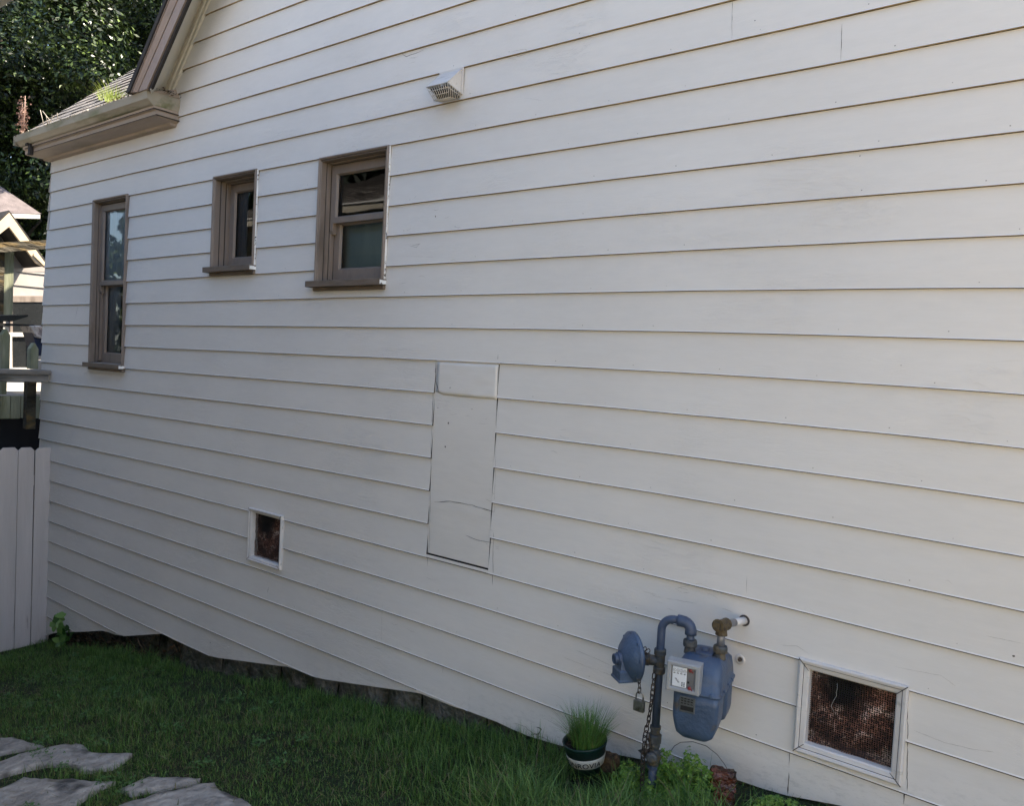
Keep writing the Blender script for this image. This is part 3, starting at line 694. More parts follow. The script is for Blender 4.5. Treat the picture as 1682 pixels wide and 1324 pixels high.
for t in (.33, .66, 1.):
    a_ = Vector((hx0, Yf, zf)).lerp(Vector((hx0+.03, -hd*.72, zg)), t); c_ = Vector((hx1, Yf, zf)).lerp(Vector((hx1-.02, -hd*.72, zg)), t)
    b.tube([a_, c_], .0022, 4)
for i in range(7):
    t = i/6; p = Vector((hx1, Yf, zf)).lerp(Vector((hx1, -.02, hz0)), t); q = Vector((hx1-.02, -hd*.72, zg)).lerp(Vector((hx1-.012, -.02, zg+.012)), t); b.tube([p, q], .0024, 4)
b.tube([Vector((hx1-.006, Yf+.01, zf-.022)), Vector((hx1-.006, -.02, hz0-.010))], .0022, 4)
for t in (.25, .5, .75): b.tube([(hx0+.02, -.02-t*hd*.7, zg+.01-t*.01), (hx1-.015, -.02-t*hd*.7, zg+.01-t*.01)], .002, 4)
b.build('grille', 'whiteboard', hood)
b = MB(); b.add([(hx0+.004, -.018, hz0-.02), (hx1-.004, -.018, hz0-.02), (hx1-.004, -.1, zf-.004), (hx0+.004, -.1, zf-.004)], [(0, 1, 2, 3)]); b.build('damper', 'dark', hood)

# patched panel
x0, x1, z0, z1 = PT
pan = MB(); nx, nz_ = 14, 30
def py_(x, z): return -.0075+.0012*noise.noise(Vector((x*4, z*4, 8)))-(.003*math.exp(-((z+.79)/.02)**2))
pan.add([(x0+.003+(x1-x0-.006)*i/nx, py_(x0+(x1-x0)*i/nx, z0+(z1-z0)*j/nz_), z0+.009+(z1-z0-.009)*j/nz_) for j in range(nz_+1) for i in range(nx+1)], [(j*(nx+1)+i, j*(nx+1)+i+1, (j+1)*(nx+1)+i+1, (j+1)*(nx+1)+i) for j in range(nz_) for i in range(nx)], 0, True)
pan.add([(x0, .011, z0), (x1, .011, z0), (x1, .011, z1), (x0, .011, z1)], [(0, 1, 2, 3)], 1)
pan.add([(x0+.003, -.007, z0+.009), (x0+.003, .011, z0+.009), (x1-.003, .011, z0+.009), (x1-.003, -.007, z0+.009)], [(0, 1, 2, 3)], 1)
pan.build('patch_panel', ['paint', 'lap'], house, recalc=False)
fl = MB(); nx, nz_ = 16, 10; fz0 = onY(770, 648).z
P = []
for j in range(nz_+1):
    for i in range(nx+1):
        u, v = i/nx, j/nz_; x = x0+.012+(x1-x0-.014)*u; zlow = fz0+.012*(1-u)*(-1)+.014*u*-1+.02*max(0, .12-u)*6
        z = zlow+(z1-.004-zlow)*v
        y = -.0105-.003*math.sin(math.pi*u)*(1-v)-.003*noise.noise(Vector((u*5, v*4, 2)))-.002*math.exp(-((u-.55)/.2)**2-((v-.35)/.2)**2)
        P.append((x, y, z))
fl.add(P, [(j*(nx+1)+i, j*(nx+1)+i+1, (j+1)*(nx+1)+i+1, (j+1)*(nx+1)+i) for j in range(nz_) for i in range(nx)], 0, True)
o = fl.build('patch_flap', ['paint'], house, recalc=False); sm = o.modifiers.new('t', 'SOLIDIFY'); sm.thickness = .0015

# ------------------------------------------------------------------ cracks, splits, knots drawn in the old boards
b = SIDE
def crackline(pts, w=.0011, jag=1., mi=2, raised=.0009):
    if w <= .0006: mi = 4
    W = []
    for (a_, c_) in zip(pts, pts[1:]):
        n = max(2, int(math.dist(a_, c_)/7))
        for i in range(n): t = i/n; W.append((a_[0]+(c_[0]-a_[0])*t+random.uniform(-jag, jag)*.8, a_[1]+(c_[1]-a_[1])*t+random.uniform(-jag, jag)*.6))
    W.append(pts[-1]); Q = []
    inpatch = lambda q: PT[0] < q.x < PT[1] and PT[2] < q.z < PT[3]
    for i, (px, py) in enumerate(W):
        q = onY(px, py, -.01); y = (py_(q.x, q.z)-.0045 if inpatch(q) else face_y(q.x, q.z))-raised; q = onY(px, py, y)
        ww = w*(.35+random.random()*.9)*(1 if 0 < i < len(W)-1 else .2)
        Q.append((q, ww))
    for (p, wa), (q, wb) in zip(Q, Q[1:]):
        d = (q-p); t = Vector((-d.z, 0, d.x)); t = t.normalized() if t.length > 1e-6 else Vector((1, 0, 0))
        b.add([p+t*wa, q+t*wb, q-t*wb, p-t*wa], [(0, 1, 2, 3)], mi)
random.seed(11)
crackline([(1203, 0), (1202, 64)], .0009, .4); crackline([(1383, 38), (1381, 100)], .0008, .3); crackline([(1297, 1234), (1296, 1262)], .0009, .6); crackline([(1296, 1270), (1294, 1305)], .0022, .5)
crackline([(1486, 1300), (1484, 1322)], .002, .4); crackline([(1227, 945), (1226, 975)], .0006, .3); crackline([(1489, 1132), (1491, 1200), (1490, 1300)], .0013, .8)
crackline([(628, 990), (626, 1050)], .0006, .4); crackline([(728, 1092), (727, 1106)], .0016, .3); crackline([(818, 582), (817, 655)], .0013, .5); crackline([(813, 830), (812, 842)], .0012, .4); crackline([(811, 875), (809, 962)], .0012, .8)
crackline([(712, 640), (709, 700)], .0014, .6); crackline([(709, 700), (705, 905)], .0009, .7); crackline([(703, 895), (702, 930)], .0013, .4); crackline([(715, 595), (716, 625), (721, 645)], .0022, .9)
crackline([(712, 825), (740, 824), (775, 830), (811, 841)], .0016, .8); crackline([(764, 879), (785, 888), (811, 892)], .0009, .7)
crackline([(816, 655), (814, 760), (812, 835)], .0006, .5)
crackline([(441, 965), (439, 974)], .0016, .3); crackline([(128, 503), (124, 523)], .0022, .3)
crackline([(840, 84), (862, 80), (871, 86), (850, 92), (843, 86)], .0006, .8); crackline([(815, 90), (850, 98)], .0005, 1); crackline([(695, 82), (668, 92), (660, 88)], .0012, 1.2)
crackline([(860, 160), (893, 165)], .0004, 1); crackline([(1108, 968), (1150, 958), (1185, 975), (1215, 985)], .0005, 1); crackline([(1092, 983), (1145, 992)], .0005, 1)
crackline([(1330, 1000), (1345, 1012)], .0004, .8); crackline([(1500, 1200), (1550, 1220), (1600, 1232), (1632, 1236)], .0006, .6); crackline([(1470, 1096), (1500, 1102), (1545, 1110), (1570, 1128)], .0004, .7)
crackline([(1280, 1060), (1310, 1062), (1330, 1075)], .0005, .8); crackline([(1620, 1045), (1682, 1058)], .0005, .6)
crackline([(945, 1068), (1000, 1092), (1060, 1120)], .0006, 1); crackline([(925, 1080), (1010, 1112)], .0005, 1); crackline([(900, 1100), (985, 1130)], .0004, 1)
crackline([(685, 320), (677, 328)], .0007, .4); crackline([(676, 403), (690, 400), (684, 406), (672, 404)], .0008, .8); crackline([(660, 420), (715, 422)], .0004, 1)
crackline([(880, 1195), (890, 1198), (884, 1206), (872, 1208)], .0022, 1); crackline([(842, 1188), (862, 1195), (880, 1207), (912, 1222)], .0009, 1.5)
crackline([(1168, 1284), (1204, 1276)], .0006, 1)
def wear(x0, x1, y0, y1, n, w=.0005, L=26, slope=.0):
    for _ in range(n):
        px = random.uniform(x0, x1); py = random.uniform(y0, y1); l_ = random.uniform(.4, 1)*L
        crackline([(px, py), (px+l_*.5, py+l_*.5*slope+random.uniform(-2, 2)), (px+l_, py+l_*slope+random.uniform(-3, 3))], w, .9, 4)
wear(640, 700, 80, 110, 5, .0006, 18, -.2); wear(560, 640, 236, 262, 4, .0007, 12, -.2); wear(960, 1180, 1040, 1060, 4, .0004, 40, .35)
wear(1050, 1210, 950, 1010, 8, .0005, 26, .3); wear(900, 1000, 1120, 1160, 6, .0004, 40, .4); wear(470, 700, 940, 1060, 6, .0004, 22, .35); wear(1300, 1660, 860, 1060, 8, .0004, 30, .25)
wear(735, 815, 660, 700, 4, .0004, 16, .1); wear(790, 815, 800, 935, 8, .0006, 10, .2); wear(840, 930, 700, 800, 4, .0004, 18, .2); wear(1200, 1300, 1290, 1310, 6, .0007, 8, .3); wear(860, 920, 1205, 1218, 6, .0008, 8, .4)
wear(640, 780, 250, 470, 7, .0005, 14, -.05); wear(560, 690, 955, 1120, 6, .0005, 20, .4)
for (px, py, r) in ((737, 695, .006), (732, 734, .006), (1240, 33, .003), (1412, 255, .0025), (720, 670, .003), (497, 909, .004), (715, 355, .005), (124, 545, .003), (1480, 600, .002), (247, 791, .003), (1108, 1150, .004), (1665, 1078, .0045), (626, 1057, .004), (345, 1056, .005), (776, 672, .003), (740, 637, .004)):
    q = onY(px, py, -.01); y = (py_(q.x, q.z)-.005 if (PT[0] < q.x < PT[1] and PT[2] < q.z < PT[3]) else face_y(q.x, q.z))-.001
    n = 7; b.add([(q.x+r*(.6+.5*random.random())*math.cos(6.28*i/n), y, q.z+r*(.5+.6*random.random())*math.sin(6.28*i/n)) for i in range(n)], [tuple(range(n))], 2)
random.seed(31)
for k in range(-12, 14):
    xx = -8.0+random.random()*.3
    while xx < -.1:
        zz = lapz(k, xx)+.022+random.uniform(-.004, .004)
        if zz > bot_z(xx)+.03 and zz < top_z(xx)-.05 and not any(o[0]-.06 < xx < o[1]+.06 and o[2]-.06 < zz < o[3]+.06 for o in OPENS) and random.random() < .8:
            r = random.uniform(.0016, .0030); yv = face_y(xx, zz)-.0006
            b.add([(xx+r*math.cos(6.28*i/7), yv, zz+r*.8*math.sin(6.28*i/7)) for i in range(7)], [tuple(range(7))], 4)
        xx += .405+random.uniform(-.03, .03)
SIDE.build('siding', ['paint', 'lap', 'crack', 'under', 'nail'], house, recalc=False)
# capped hole beside the meter
q = onY(1217, 1083); b = MB(); b.lathe([(.021, 0), (.021, .004), (.012, .006), (.010, -.002)], (q.x, face_y(q.x, q.z), q.z), (0, -1, 0), 16, 0, True); b.lathe([(.009, 0), (.007, .009), (.001, .010)], (q.x, face_y(q.x, q.z)-.002, q.z), (0, -1, 0), 8, 1)
b.build('plugged_hole', ['trim_white', 'crack'], house)

# ------------------------------------------------------------------ gas meter set
AM = math.radians(12); RM = Matrix.Rotation(AM, 3, 'Z'); MO = Vector((-1.285, -.245, -1.10))
def ml(x, y, z): return MO+RM@Vector((x, y, z))
gzr = gz(-1.47, -.28)
meter = thing('gas_meter', 'blue-grey gas meter with regulator, pipe loop and grey dial box beside the wall', 'gas meter', (-1.465, -.28, gzr))
def section(w, d, r, n=5):    # rounded rectangle in local xy
    pts = []
    for cx, cy, a0 in ((w-r, d-r, 0), (-w+r, d-r, 90), (-w+r, -d+r, 180), (w-r, -d+r, 270)):
        for i in range(n+1): a_ = math.radians(a0+90*i/n); pts.append((cx+r*math.cos(a_), cy+r*math.sin(a_)))
    return pts
b = MB()
rings = []
for z, w, d, r in ((-.128, .094, .148, .03), (-.124, .098, .153, .03), (-.117, .098, .153, .03), (-.112, .092, .146, .03), (-.07, .090, .138, .035), (-.030, .086, .122, .035), (-.010, .074, .09, .03), (.0, .058, .07, .03)):
    rings.append([ml(x, y+.018, z) for x, y in section(w, d, r)])
b.sweep(None, rings); 
for f in range(len(b.sm)): b.sm[f] = True
for i, (sx, sy) in enumerate([(.6, -1), (-.6, -1), (1, -.55), (1, .45), (1, 0), (-1, .5)]):
    p = ml(sx*.096, sy*.153+.018, -.120)
    b.lathe([(.0065, 0), (.0065, .010), (.004, .013)], p-Vector((0, 0, .002)), (0, 0, 1), 8)
b.build('meter_case', 'meter', meter)
def lobe(y0, y1, zlow, wide, tp=.28, ts=.5):
    b = MB(); rings = []; yc = (y0+y1)/2; hd_ = (y1-y0)/2
    for t in [0, .2, .4, .55, .68, .80, .90, .96, 1.0]:
        z = -.128+(zlow+.128)*t
        s = 1 if t < ts else 1-tp*((t-ts)/(1-ts))**1.5
        e = 1 if t < .9 else 1-.2*((t-.9)/.1)
        rings.append([ml(x, yc+y, z) for x, y in section(wide*s*e, hd_*(1 if t < .8 else 1-.25*((t-.8)/.2)**2), .022 if t < .9 else .018)])
    b.sweep(None, rings)
    for f in range(len(b.sm)): b.sm[f] = True
    b.build('meter_lobe', 'meter', meter)
lobe(-.132, -.008, -.305, .088); lobe(.044, .168, -.290, .088, .16, .7)
# top plate and ports
b = MB(); b.box((-.030, -.04, -.004), (.034, .035, .012)); b.v = [ml(*v) for v in b.v]; b.lathe([(.016, 0), (.016, .012), (.006, .014)], ml(0, .0, .010), seg=10); b.build('top_plate', 'pipe', meter, bevel=.003)
for px_, nm, mt in ((-.062, 'inlet_port', 'pipe'), (.058, 'outlet_port', 'oldpipe')):
    b = MB(); b.lathe([(.024, -.012), (.022, .004), (.019, .012), (.026, .014), (.0285, .02), (.0285, .036), (.025, .042), (.016, .044)], ml(px_, 0, 0), seg=10); b.build(nm, mt if px_ > 0 else 'oldpipe', meter)
# index box
b = MB(); bx0, bx1, bz0, bz1 = -.108, .020, -.114, .002; fy = -.172
pr = [(0, fy+.055), (0, fy+.006), (-.004, fy), (-.014, fy), (-.018, fy+.005), (-.020, fy+.014)]
ring_frame(b, (bx0, bx1, bz0, bz1), pr, 0)
b.add([(bx0+.018, fy+.012, bz0+.018), (bx1-.018, fy+.012, bz0+.018), (bx1-.018, fy+.012, bz1-.018), (bx0+.018, fy+.012, bz1-.018)], [(0, 1, 2, 3)], 1)
b.add([(bx0, fy+.055, bz0), (bx1, fy+.055, bz0), (bx1, fy+.055, bz1), (bx0, fy+.055, bz1)], [(3, 2, 1, 0)], 0)
b.v = [ml(*v) for v in b.v]; ib = b.build('index_box', ['box', 'boxback'], meter, recalc=False)
b = MB(); dx0, dx1, dz0, dz1 = bx0+.022, bx0+.078, bz0+.020, bz1-.018
b.box((dx0, fy+.004, dz0), (dx1, fy+.011, dz1)); b.v = [ml(*v) for v in b.v]; b.build('dial_plate', 'dial', ib, bevel=.004)
b = MB()
def mark(x0, x1, z0, z1): b.add([ml(x0, fy+.0035, z0), ml(x1, fy+.0035, z0), ml(x1, fy+.0035, z1), ml(x0, fy+.0035, z1)], [(0, 1, 2, 3)])
for i in range(4):
    cx = dx0+.009+i*.0133; cz = dz1-.014; n = 14
    for j in range(n):
        if j == (3*i) % n: continue
        a0, a1 = 6.283*j/n, 6.283*(j+1)/n
        b.add([ml(cx+.0056*math.cos(a0), fy+.0035, cz+.0066*math.sin(a0)), ml(cx+.0056*math.cos(a1), fy+.0035, cz+.0066*math.sin(a1)), ml(cx+.0044*math.cos(a1), fy+.0035, cz+.0054*math.sin(a1)), ml(cx+.0044*math.cos(a0), fy+.0035, cz+.0054*math.sin(a0))], [(0, 1, 2, 3)])
    a_ = 1.1+i*1.9; d = Vector((math.cos(a_), math.sin(a_))); t = Vector((-d.y, d.x))*.0011
    b.add([ml(cx-d.x*.002+t.x, fy+.003, cz-d.y*.002+t.y), ml(cx-d.x*.002-t.x, fy+.003, cz-d.y*.002-t.y), ml(cx+d.x*.0052, fy+.003, cz+d.y*.0052)], [(0, 1, 2)])
    mark(cx-.004, cx+.004, cz-.0125, cz-.0095)
for j, (a_, c_) in enumerate(((.012, .020), (.016, .026), (.022, .030))): mark(dx0+a_, dx0+c_, dz0+.030-j*.006, dz0+.033-j*.006)
for zz in (.006, .012, .018): mark(dx1-.018, dx1-.013, dz0+zz, dz0+zz+.004); mark(dx1-.010, dx1-.005, dz0+zz, dz0+zz+.004)
mark(dx1+.004, dx1+.012, dz0+.022, dz0+.030)
b.build('dial_marking', 'ink', ib, recalc=False)
for zz in (dz1-.006, dz0+.004):
    b = MB(); b.lathe([(.0065, 0), (.0065, .006), (.003, .008)], ml(dx1+.013, fy+.008, zz), RM@Vector((0, -1, 0)), 10); b.add([ml(dx1+.012, fy-.001, zz+.002), ml(dx1+.026, fy-.001, zz-.001), ml(dx1+.025, fy-.001, zz-.008)], [(0, 1, 2)])
    b.build('seal', 'red', ib)
b = MB(); b.box((-.058, -.1355, -.200), (.002, -.131, -.138)); b.v = [ml(*v) for v in b.v]; npx = b.build('name_plate', 'plate', meter, bevel=.002)
b = MB()
for r0, r1 in ((-.148, -.144), (-.158, -.153), (-.167, -.163), (-.192, -.174)):
    n = 1 if r1-r0 > .01 else 4
    for i in range(n): xa = -.053+.0125*i; b.add([ml(xa, -.1360, r0), ml(xa+(.050 if n == 1 else .009), -.1360, r0), ml(xa+(.050 if n == 1 else .009), -.1360, r1), ml(xa, -.1360, r1)], [(0, 1, 2, 3)])
b.build('plate_marking', 'ink', npx, recalc=False)
# inlet riser with long bend to the left port
RX, RY = -1.462, -.283; p_in = ml(-.062, 0, .04)
pr = .0165; ztop = -.985
dirl = (Vector((p_in.x, p_in.y, 0))-Vector((RX, RY, 0))); Ld = dirl.length; dirl.normalize()
pts = [Vector((RX, RY, -1.45)), Vector((RX, RY, -1.2)), Vector((RX, RY, ztop-.055))]
R = .050
for i in range(1, 9):
    a_ = math.pi/2*i/8; pts.append(Vector((RX, RY, ztop-.055))+dirl*(R-R*math.cos(a_))+Vector((0, 0, R*math.sin(a_))))
pts.append(Vector((RX, RY, ztop-.005))+dirl*(Ld-.038))
b = MB(); b.tube(pts, pr, 16); b.build('riser_pipe', 'pipe', meter)
b = MB(); e0 = Vector((RX, RY, ztop-.005))+dirl*(Ld-.055); c_ = Vector((RX, RY, ztop-.005))+dirl*(Ld-.034); pts = [e0, e0+dirl*.012]
for i in range(1, 7):
    a_ = math.pi/2*i/6; pts.append(c_+dirl*(.034*math.sin(a_))+Vector((0, 0, -.034+.034*math.cos(a_))))
pts.append(Vector((p_in.x, p_in.y, pts[-1].z-.014)))
b.tube(pts, [.0235]*2+[.0225]*(len(pts)-4)+[.0235]*2, 16); b.tube([(p_in.x, p_in.y, ztop-.04), (p_in.x, p_in.y, p_in.z-.02)], .0155, 14); b.build('elbow', 'pipe', meter)
# tee on the riser at the regulator, union and valve lower down
b = MB(); b.lathe([(.0225, 0), (.0245, .004), (.0245, .024), (.021, .028), (.021, .075), (.0245, .079), (.0245, .098), (.022, .102)], (RX, RY, -1.222), seg=20); b.build('riser_tee', 'oldpipe', meter)
rg = Vector((-.93, -.36, 0)).normalized()       # regulator axis, pointing to its cap
b = MB(); b.tube([Vector((RX, RY, -1.172)), Vector((RX, RY, -1.172))+rg*.055], [.020, .022], 14); b.lathe([(.028, 0), (.028, .018), (.022, .026)], Vector((RX, RY, -1.172))+rg*.042, rg, 6); b.build('regulator_neck', 'oldpipe', meter)
RC = Vector((RX, RY, -1.172))+rg*.100+Vector((-.012, 0, 0)); nd = rg; rg = Vector((-.58, -.81, 0)).normalized()
b = MB(); b.lathe([(.03, -.045), (.055, -.032), (.088, -.014), (.102, -.008), (.102, .006), (.094, .010), (.088, .018), (.062, .040), (.035, .050), (.028, .056)], RC, rg, 36, 0, True)
for i in range(8):
    a_ = i*math.pi/4+.2; u_ = rg.orthogonal().normalized(); v2 = rg.cross(u_); b.lathe([(.006, 0), (.006, .006)], RC+rg*.006+(u_*math.cos(a_)+v2*math.sin(a_))*.095, rg, 6)
rb = b.build('regulator', 'meter', meter)
b = MB(); b.lathe([(.028, .04), (.026, .068), (.021, .071), (.021, .083), (.014, .085), (.013, .081)], RC+Vector((0, 0, -.005)), rg, 18, 0, False)
b.build('regulator_cap', 'pipe', rb)
b = MB(); side = rg.cross(Vector((0, 0, 1))).normalized()
# downward vent throat with flared foot
rings = []
for z, w, d, off in ((.0, .026, .012, .045), (-.030, .030, .018, .044), (-.045, .032, .022, .042), (-.049, .040, .028, .042), (-.083, .040, .028, .042), (-.085, .044, .032, .042), (-.093, .044, .032, .042)):
    rings.append([RC+Vector((0, 0, z))+rg*(off+x)+side*y for x, y in ((-d, -w), (d, -w), (d, w), (-d, w))])
b.sweep(None, rings); b.build('vent_throat', 'meter', rb, bevel=.003)
# lower union, plug valve, nipple
b = MB(); b.lathe([(.019, .0), (.019, .016), (.0225, .018), (.0225, .03)], (RX, RY, -1.472), seg=16); b.lathe([(.0275, -.036), (.0285, -.032), (.0285, -.006), (.022, .0)], (RX, RY, -1.474), seg=8)
b.lathe([(.020, -.062), (.024, -.048), (.022, -.036)], (RX, RY, -1.474), seg=14); b.build('union_nut', 'oldpipe', meter)
b = MB(); b.lathe([(.018, -.05), (.026, -.035), (.029, -.01), (.026, .015), (.019, .028)], (RX, RY, -1.562), seg=16, smooth=True)
b.lathe([(.021, .018), (.023, .024), (.023, .040), (.014, .046)], (RX, RY, -1.562), (.25, -1, 0), 14); b.build('shutoff_valve', 'oldpipe', meter)
b = MB(); b.tube([(RX, RY, -1.562), (RX, RY, gzr-.05)], .017, 14); b.lathe([(.024, 0), (.024, .02)], (RX, RY, -1.62), seg=6); b.build('riser_stub', 'pipe', meter)
# outlet: nipple, tee, pipe through the wall
po = ml(.058, 0, .04); zt = -.975
b = MB(); b.tube([po-Vector((0, 0, .01)), Vector((po.x, po.y, zt-.02))], .0155, 14); b.build('outlet_nipple', 'galv', meter)
wp = onY(1222, 1020, -.012); T0 = Vector((po.x, po.y, zt)); td = (wp-T0); td = Vector((td.x, td.y, td.z)).normalized()
b = MB(); b.tube([T0-td*.040, T0-td*.028, T0+td*.028, T0+td*.040], [.025, .0215, .0215, .025], 14, smooth=False); b.tube([T0-td*.056, T0-td*.038], [.017, .017], 4, smooth=False)
b.tube([T0, T0-Vector((0, 0, .026)), T0-Vector((0, 0, .040))], [.0215, .0215, .024], 14, smooth=False); b.build('outlet_tee', 'brass', meter)
b = MB(); b.tube([T0+td*.035, T0+td*.12], .0155, 14); b.build('house_pipe', 'galv', meter)
b = MB(); b.tube([T0+td*.12, wp+td*.03], .0158, 14); b.build('house_pipe', 'trim_white', meter)
b = MB(); b.lathe([(.016, 0), (.024, .001), (.023, .004), (.016, .005)], (wp.x, face_y(wp.x, wp.z), wp.z), (0, -1, 0), 16); b.build('pipe_collar', 'crack', meter)

# chains, padlock
def link_chain(b, pts, L=.026, w=.0075, r=.0021):
    P = [Vector(p) for p in pts]; seg = []; 
    tot = sum((q-p).length for p, q in zip(P, P[1:])); n = max(2, int(tot/(L*.72))); d = []
    def at(s):
        for p, q in zip(P, P[1:]):
            l_ = (q-p).length
            if s <= l_: return p+(q-p)*(s/l_), (q-p).normalized()
            s -= l_
        return P[-1], (P[-1]-P[-2]).normalized()
    for i in range(n):
        c, t = at((i+.5)*tot/n); a_ = t.cross(Vector((.3, 1, .1))).normalized()
        if i % 2: a_ = (t.cross(a_)).normalized()
        a_ = (a_+t.cross(a_)*random.uniform(-.3, .3)).normalized()
        ring = [c+t*(L*.5-w)*(1 if math.sin(x) > 0 else -1)+t*w*math.sin(x)+a_*w*math.cos(x) for x in [2*math.pi*(k+.5)/12 for k in range(12)]]
        ring.append(ring[0]); ring.append(ring[1])
        b.tube(ring, r, 6, caps=False)
random.seed(5)
nk = Vector((RX, RY, -1.172))+nd*.045
b = MB(); link_chain(b, [nk+Vector((.015, -.028, .05)), nk+Vector((-.01, -.032, .02)), nk+Vector((-.02, -.034, -.01)), nk+Vector((-.022, -.032, -.05)), nk+Vector((-.016, -.03, -.135))])
link_chain(b, [nk+Vector((.0, -.03, .055)), nk+Vector((-.02, -.035, .03)), nk+Vector((-.03, -.03, -.02)), nk+Vector((-.034, -.026, -.06))])
tag(b.build('chain', 'chain'), 'short rusty chain wound round the regulator neck and holding the padlock', 'chain')
b = MB(); cp = [(RX-.006, RY-.026, -1.22), (RX-.010, RY-.026, -1.30), (RX-.014, RY-.026, -1.36), (RX-.020, RY-.026, -1.42), (RX-.030, RY-.028, -1.48), (RX-.034, RY-.03, -1.55), (RX-.026, RY-.032, gzr+.02)]
link_chain(b, cp, .030, .0085, .0025); link_chain(b, [(RX-.016, RY-.03, -1.47), (RX-.010, RY-.034, -1.52), (RX-.014, RY-.032, -1.56)], .03, .0085, .0025)
tag(b.build('chain', 'chain'), 'long rusty chain hanging down along the riser pipe to the ground', 'chain')
lp = nk+Vector((-.014, -.03, -.148))
lock = thing('padlock', 'worn silver padlock hanging from the short chain below the regulator', 'padlock', lp-Vector((0, 0, .05)))
b = MB(); b.box((lp.x-.024, lp.y-.009, lp.z-.064), (lp.x+.024, lp.y+.009, lp.z-.018)); b.build('lock_body', 'lock', lock, bevel=.003)
b = MB(); b.tube([lp+Vector((x, 0, z)) for x, z in [(-.016, -.022), (-.016, .0)]+[(-.016*math.cos(math.pi*i/8), .0+.016*math.sin(math.pi*i/8)) for i in range(1, 8)]+[(.016, .0), (.016, -.022)]], .0034, 8); b.build('shackle', 'lock', lock)

# ------------------------------------------------------------------ flower pot with grass
PC = Vector((-1.80, -.285, 0)); PC.z = onY(960, 1216, -.285).z; PC.x = onY(960, 1224, -.285).x
pot = thing('flower_pot', 'dark green plastic pot with cream lettered band, tilted in the grass', 'plant pot', (PC.x, PC.y, PC.z-.13))
tilt = Vector((-.10, -.10, 1)).normalized(); rr = .098
b = MB(); b.lathe([(.055, -.135), (.066, -.10), (.070, -.098)], PC, tilt, 40, 0, True); b.lathe([(.086, -.052), (.091, -.02), (.094, -.018), (.098, -.004), (.099, 0), (.094, .001), (.090, -.012), (.086, -.03), (.0, -.032)], PC, tilt, 40, 0, True); b.build('pot_body', 'pot_green', pot)
b = MB(); b.lathe([(.070, -.098), (.077, -.094), (.0865, -.056), (.086, -.052)], PC, tilt, 48, 0, True); band = b.build('label_band', 'pot_cream', pot)
b = MB(); b.lathe([(.0, -.022), (.088, -.022), (.088, -.026)], PC, tilt, 30); b.build('potting_soil', 'soil', pot)
cu = bpy.data.curves.new('lettering', 'FONT'); cu.body = 'MONROVIA'; cu.size = .034; cu.align_x = 'CENTER'; cu.space_character = 1.08; cu.offset = .0003
to = bpy.data.objects.new('t', cu); sc.collection.objects.link(to); dg = bpy.context.evaluated_depsgraph_get()
tm = bpy.data.meshes.new_from_object(to.evaluated_get(dg)); bpy.data.objects.remove(to)
ax = tilt; fx = (CAM-PC); fx = (fx-ax*fx.dot(ax)).normalized(); fx = Matrix.Rotation(math.radians(-22), 3, ax)@fx; sx_ = ax.cross(fx)
base = Vector(pot.location)
for v in tm.vertices:
    u_, h = v.co.x, v.co.y-.088; r_ = .0775+(.0865-.077)*((h+.094)/.038)+.0022; a_ = u_/.082
    v.co = PC+ax*h+(fx*math.cos(a_)+sx_*math.sin(a_))*r_-base
tm.materials.append(M['ink']); lo_ = bpy.data.objects.new('lettering', tm); sc.collection.objects.link(lo_); lo_.parent = band

# ------------------------------------------------------------------ vegetation helpers
def blades(P, h, w, lean, seg=3, curl=1., yawc=None):
    """tapered grass blades: returns V, F(quads) arrays"""
    n = len(P); a = rng.uniform(0, 2*np.pi, n) if yawc is None else yawc
    d = np.stack([np.cos(a), np.sin(a)], 1); perp = np.stack([-np.sin(a), np.cos(a)], 1)
    tw = rng.uniform(-1, 1, n)[:, None]; wd = perp+d*tw*.6
    V = np.zeros((n, (seg+1)*2, 3)); lean = np.asarray(lean)
    for s in range(seg+1):
        t = s/seg; off = lean*h*(t**(1+curl*.6)); z = h*t*(1-.25*np.abs(lean)*t)
        ww = w*(1-t)**.75 if s < seg else w*.06
        c = P[:, :2]+d*off[:, None]
        V[:, 2*s, :2] = c-wd*np.reshape(ww, (-1, 1))/2; V[:, 2*s+1, :2] = c+wd*np.reshape(ww, (-1, 1))/2
        V[:, 2*s, 2] = P[:, 2]+z; V[:, 2*s+1, 2] = P[:, 2]+z
    idx = np.arange(n)[:, None]*((seg+1)*2)
    Fq = np.concatenate([idx+np.array([2*s, 2*s+1, 2*s+3, 2*s+2]) for s in range(seg)], 0)
    return V.reshape(-1, 3), Fq, n
def np_ground(x, y):
    xs = np.array([a for a, _ in GT]); zs = np.array([z for _, z in GT]); base = np.interp(x, xs, zs)
    return base
gcache = {}
def gz_np(x, y):
    z = np_ground(x, y); add = np.array([.018*noise.noise(Vector((a*1.3, c*1.3, 0)))+.008*noise.noise(Vector((a*5, c*5, 3))) for a, c in zip(x, y)]); return z+add

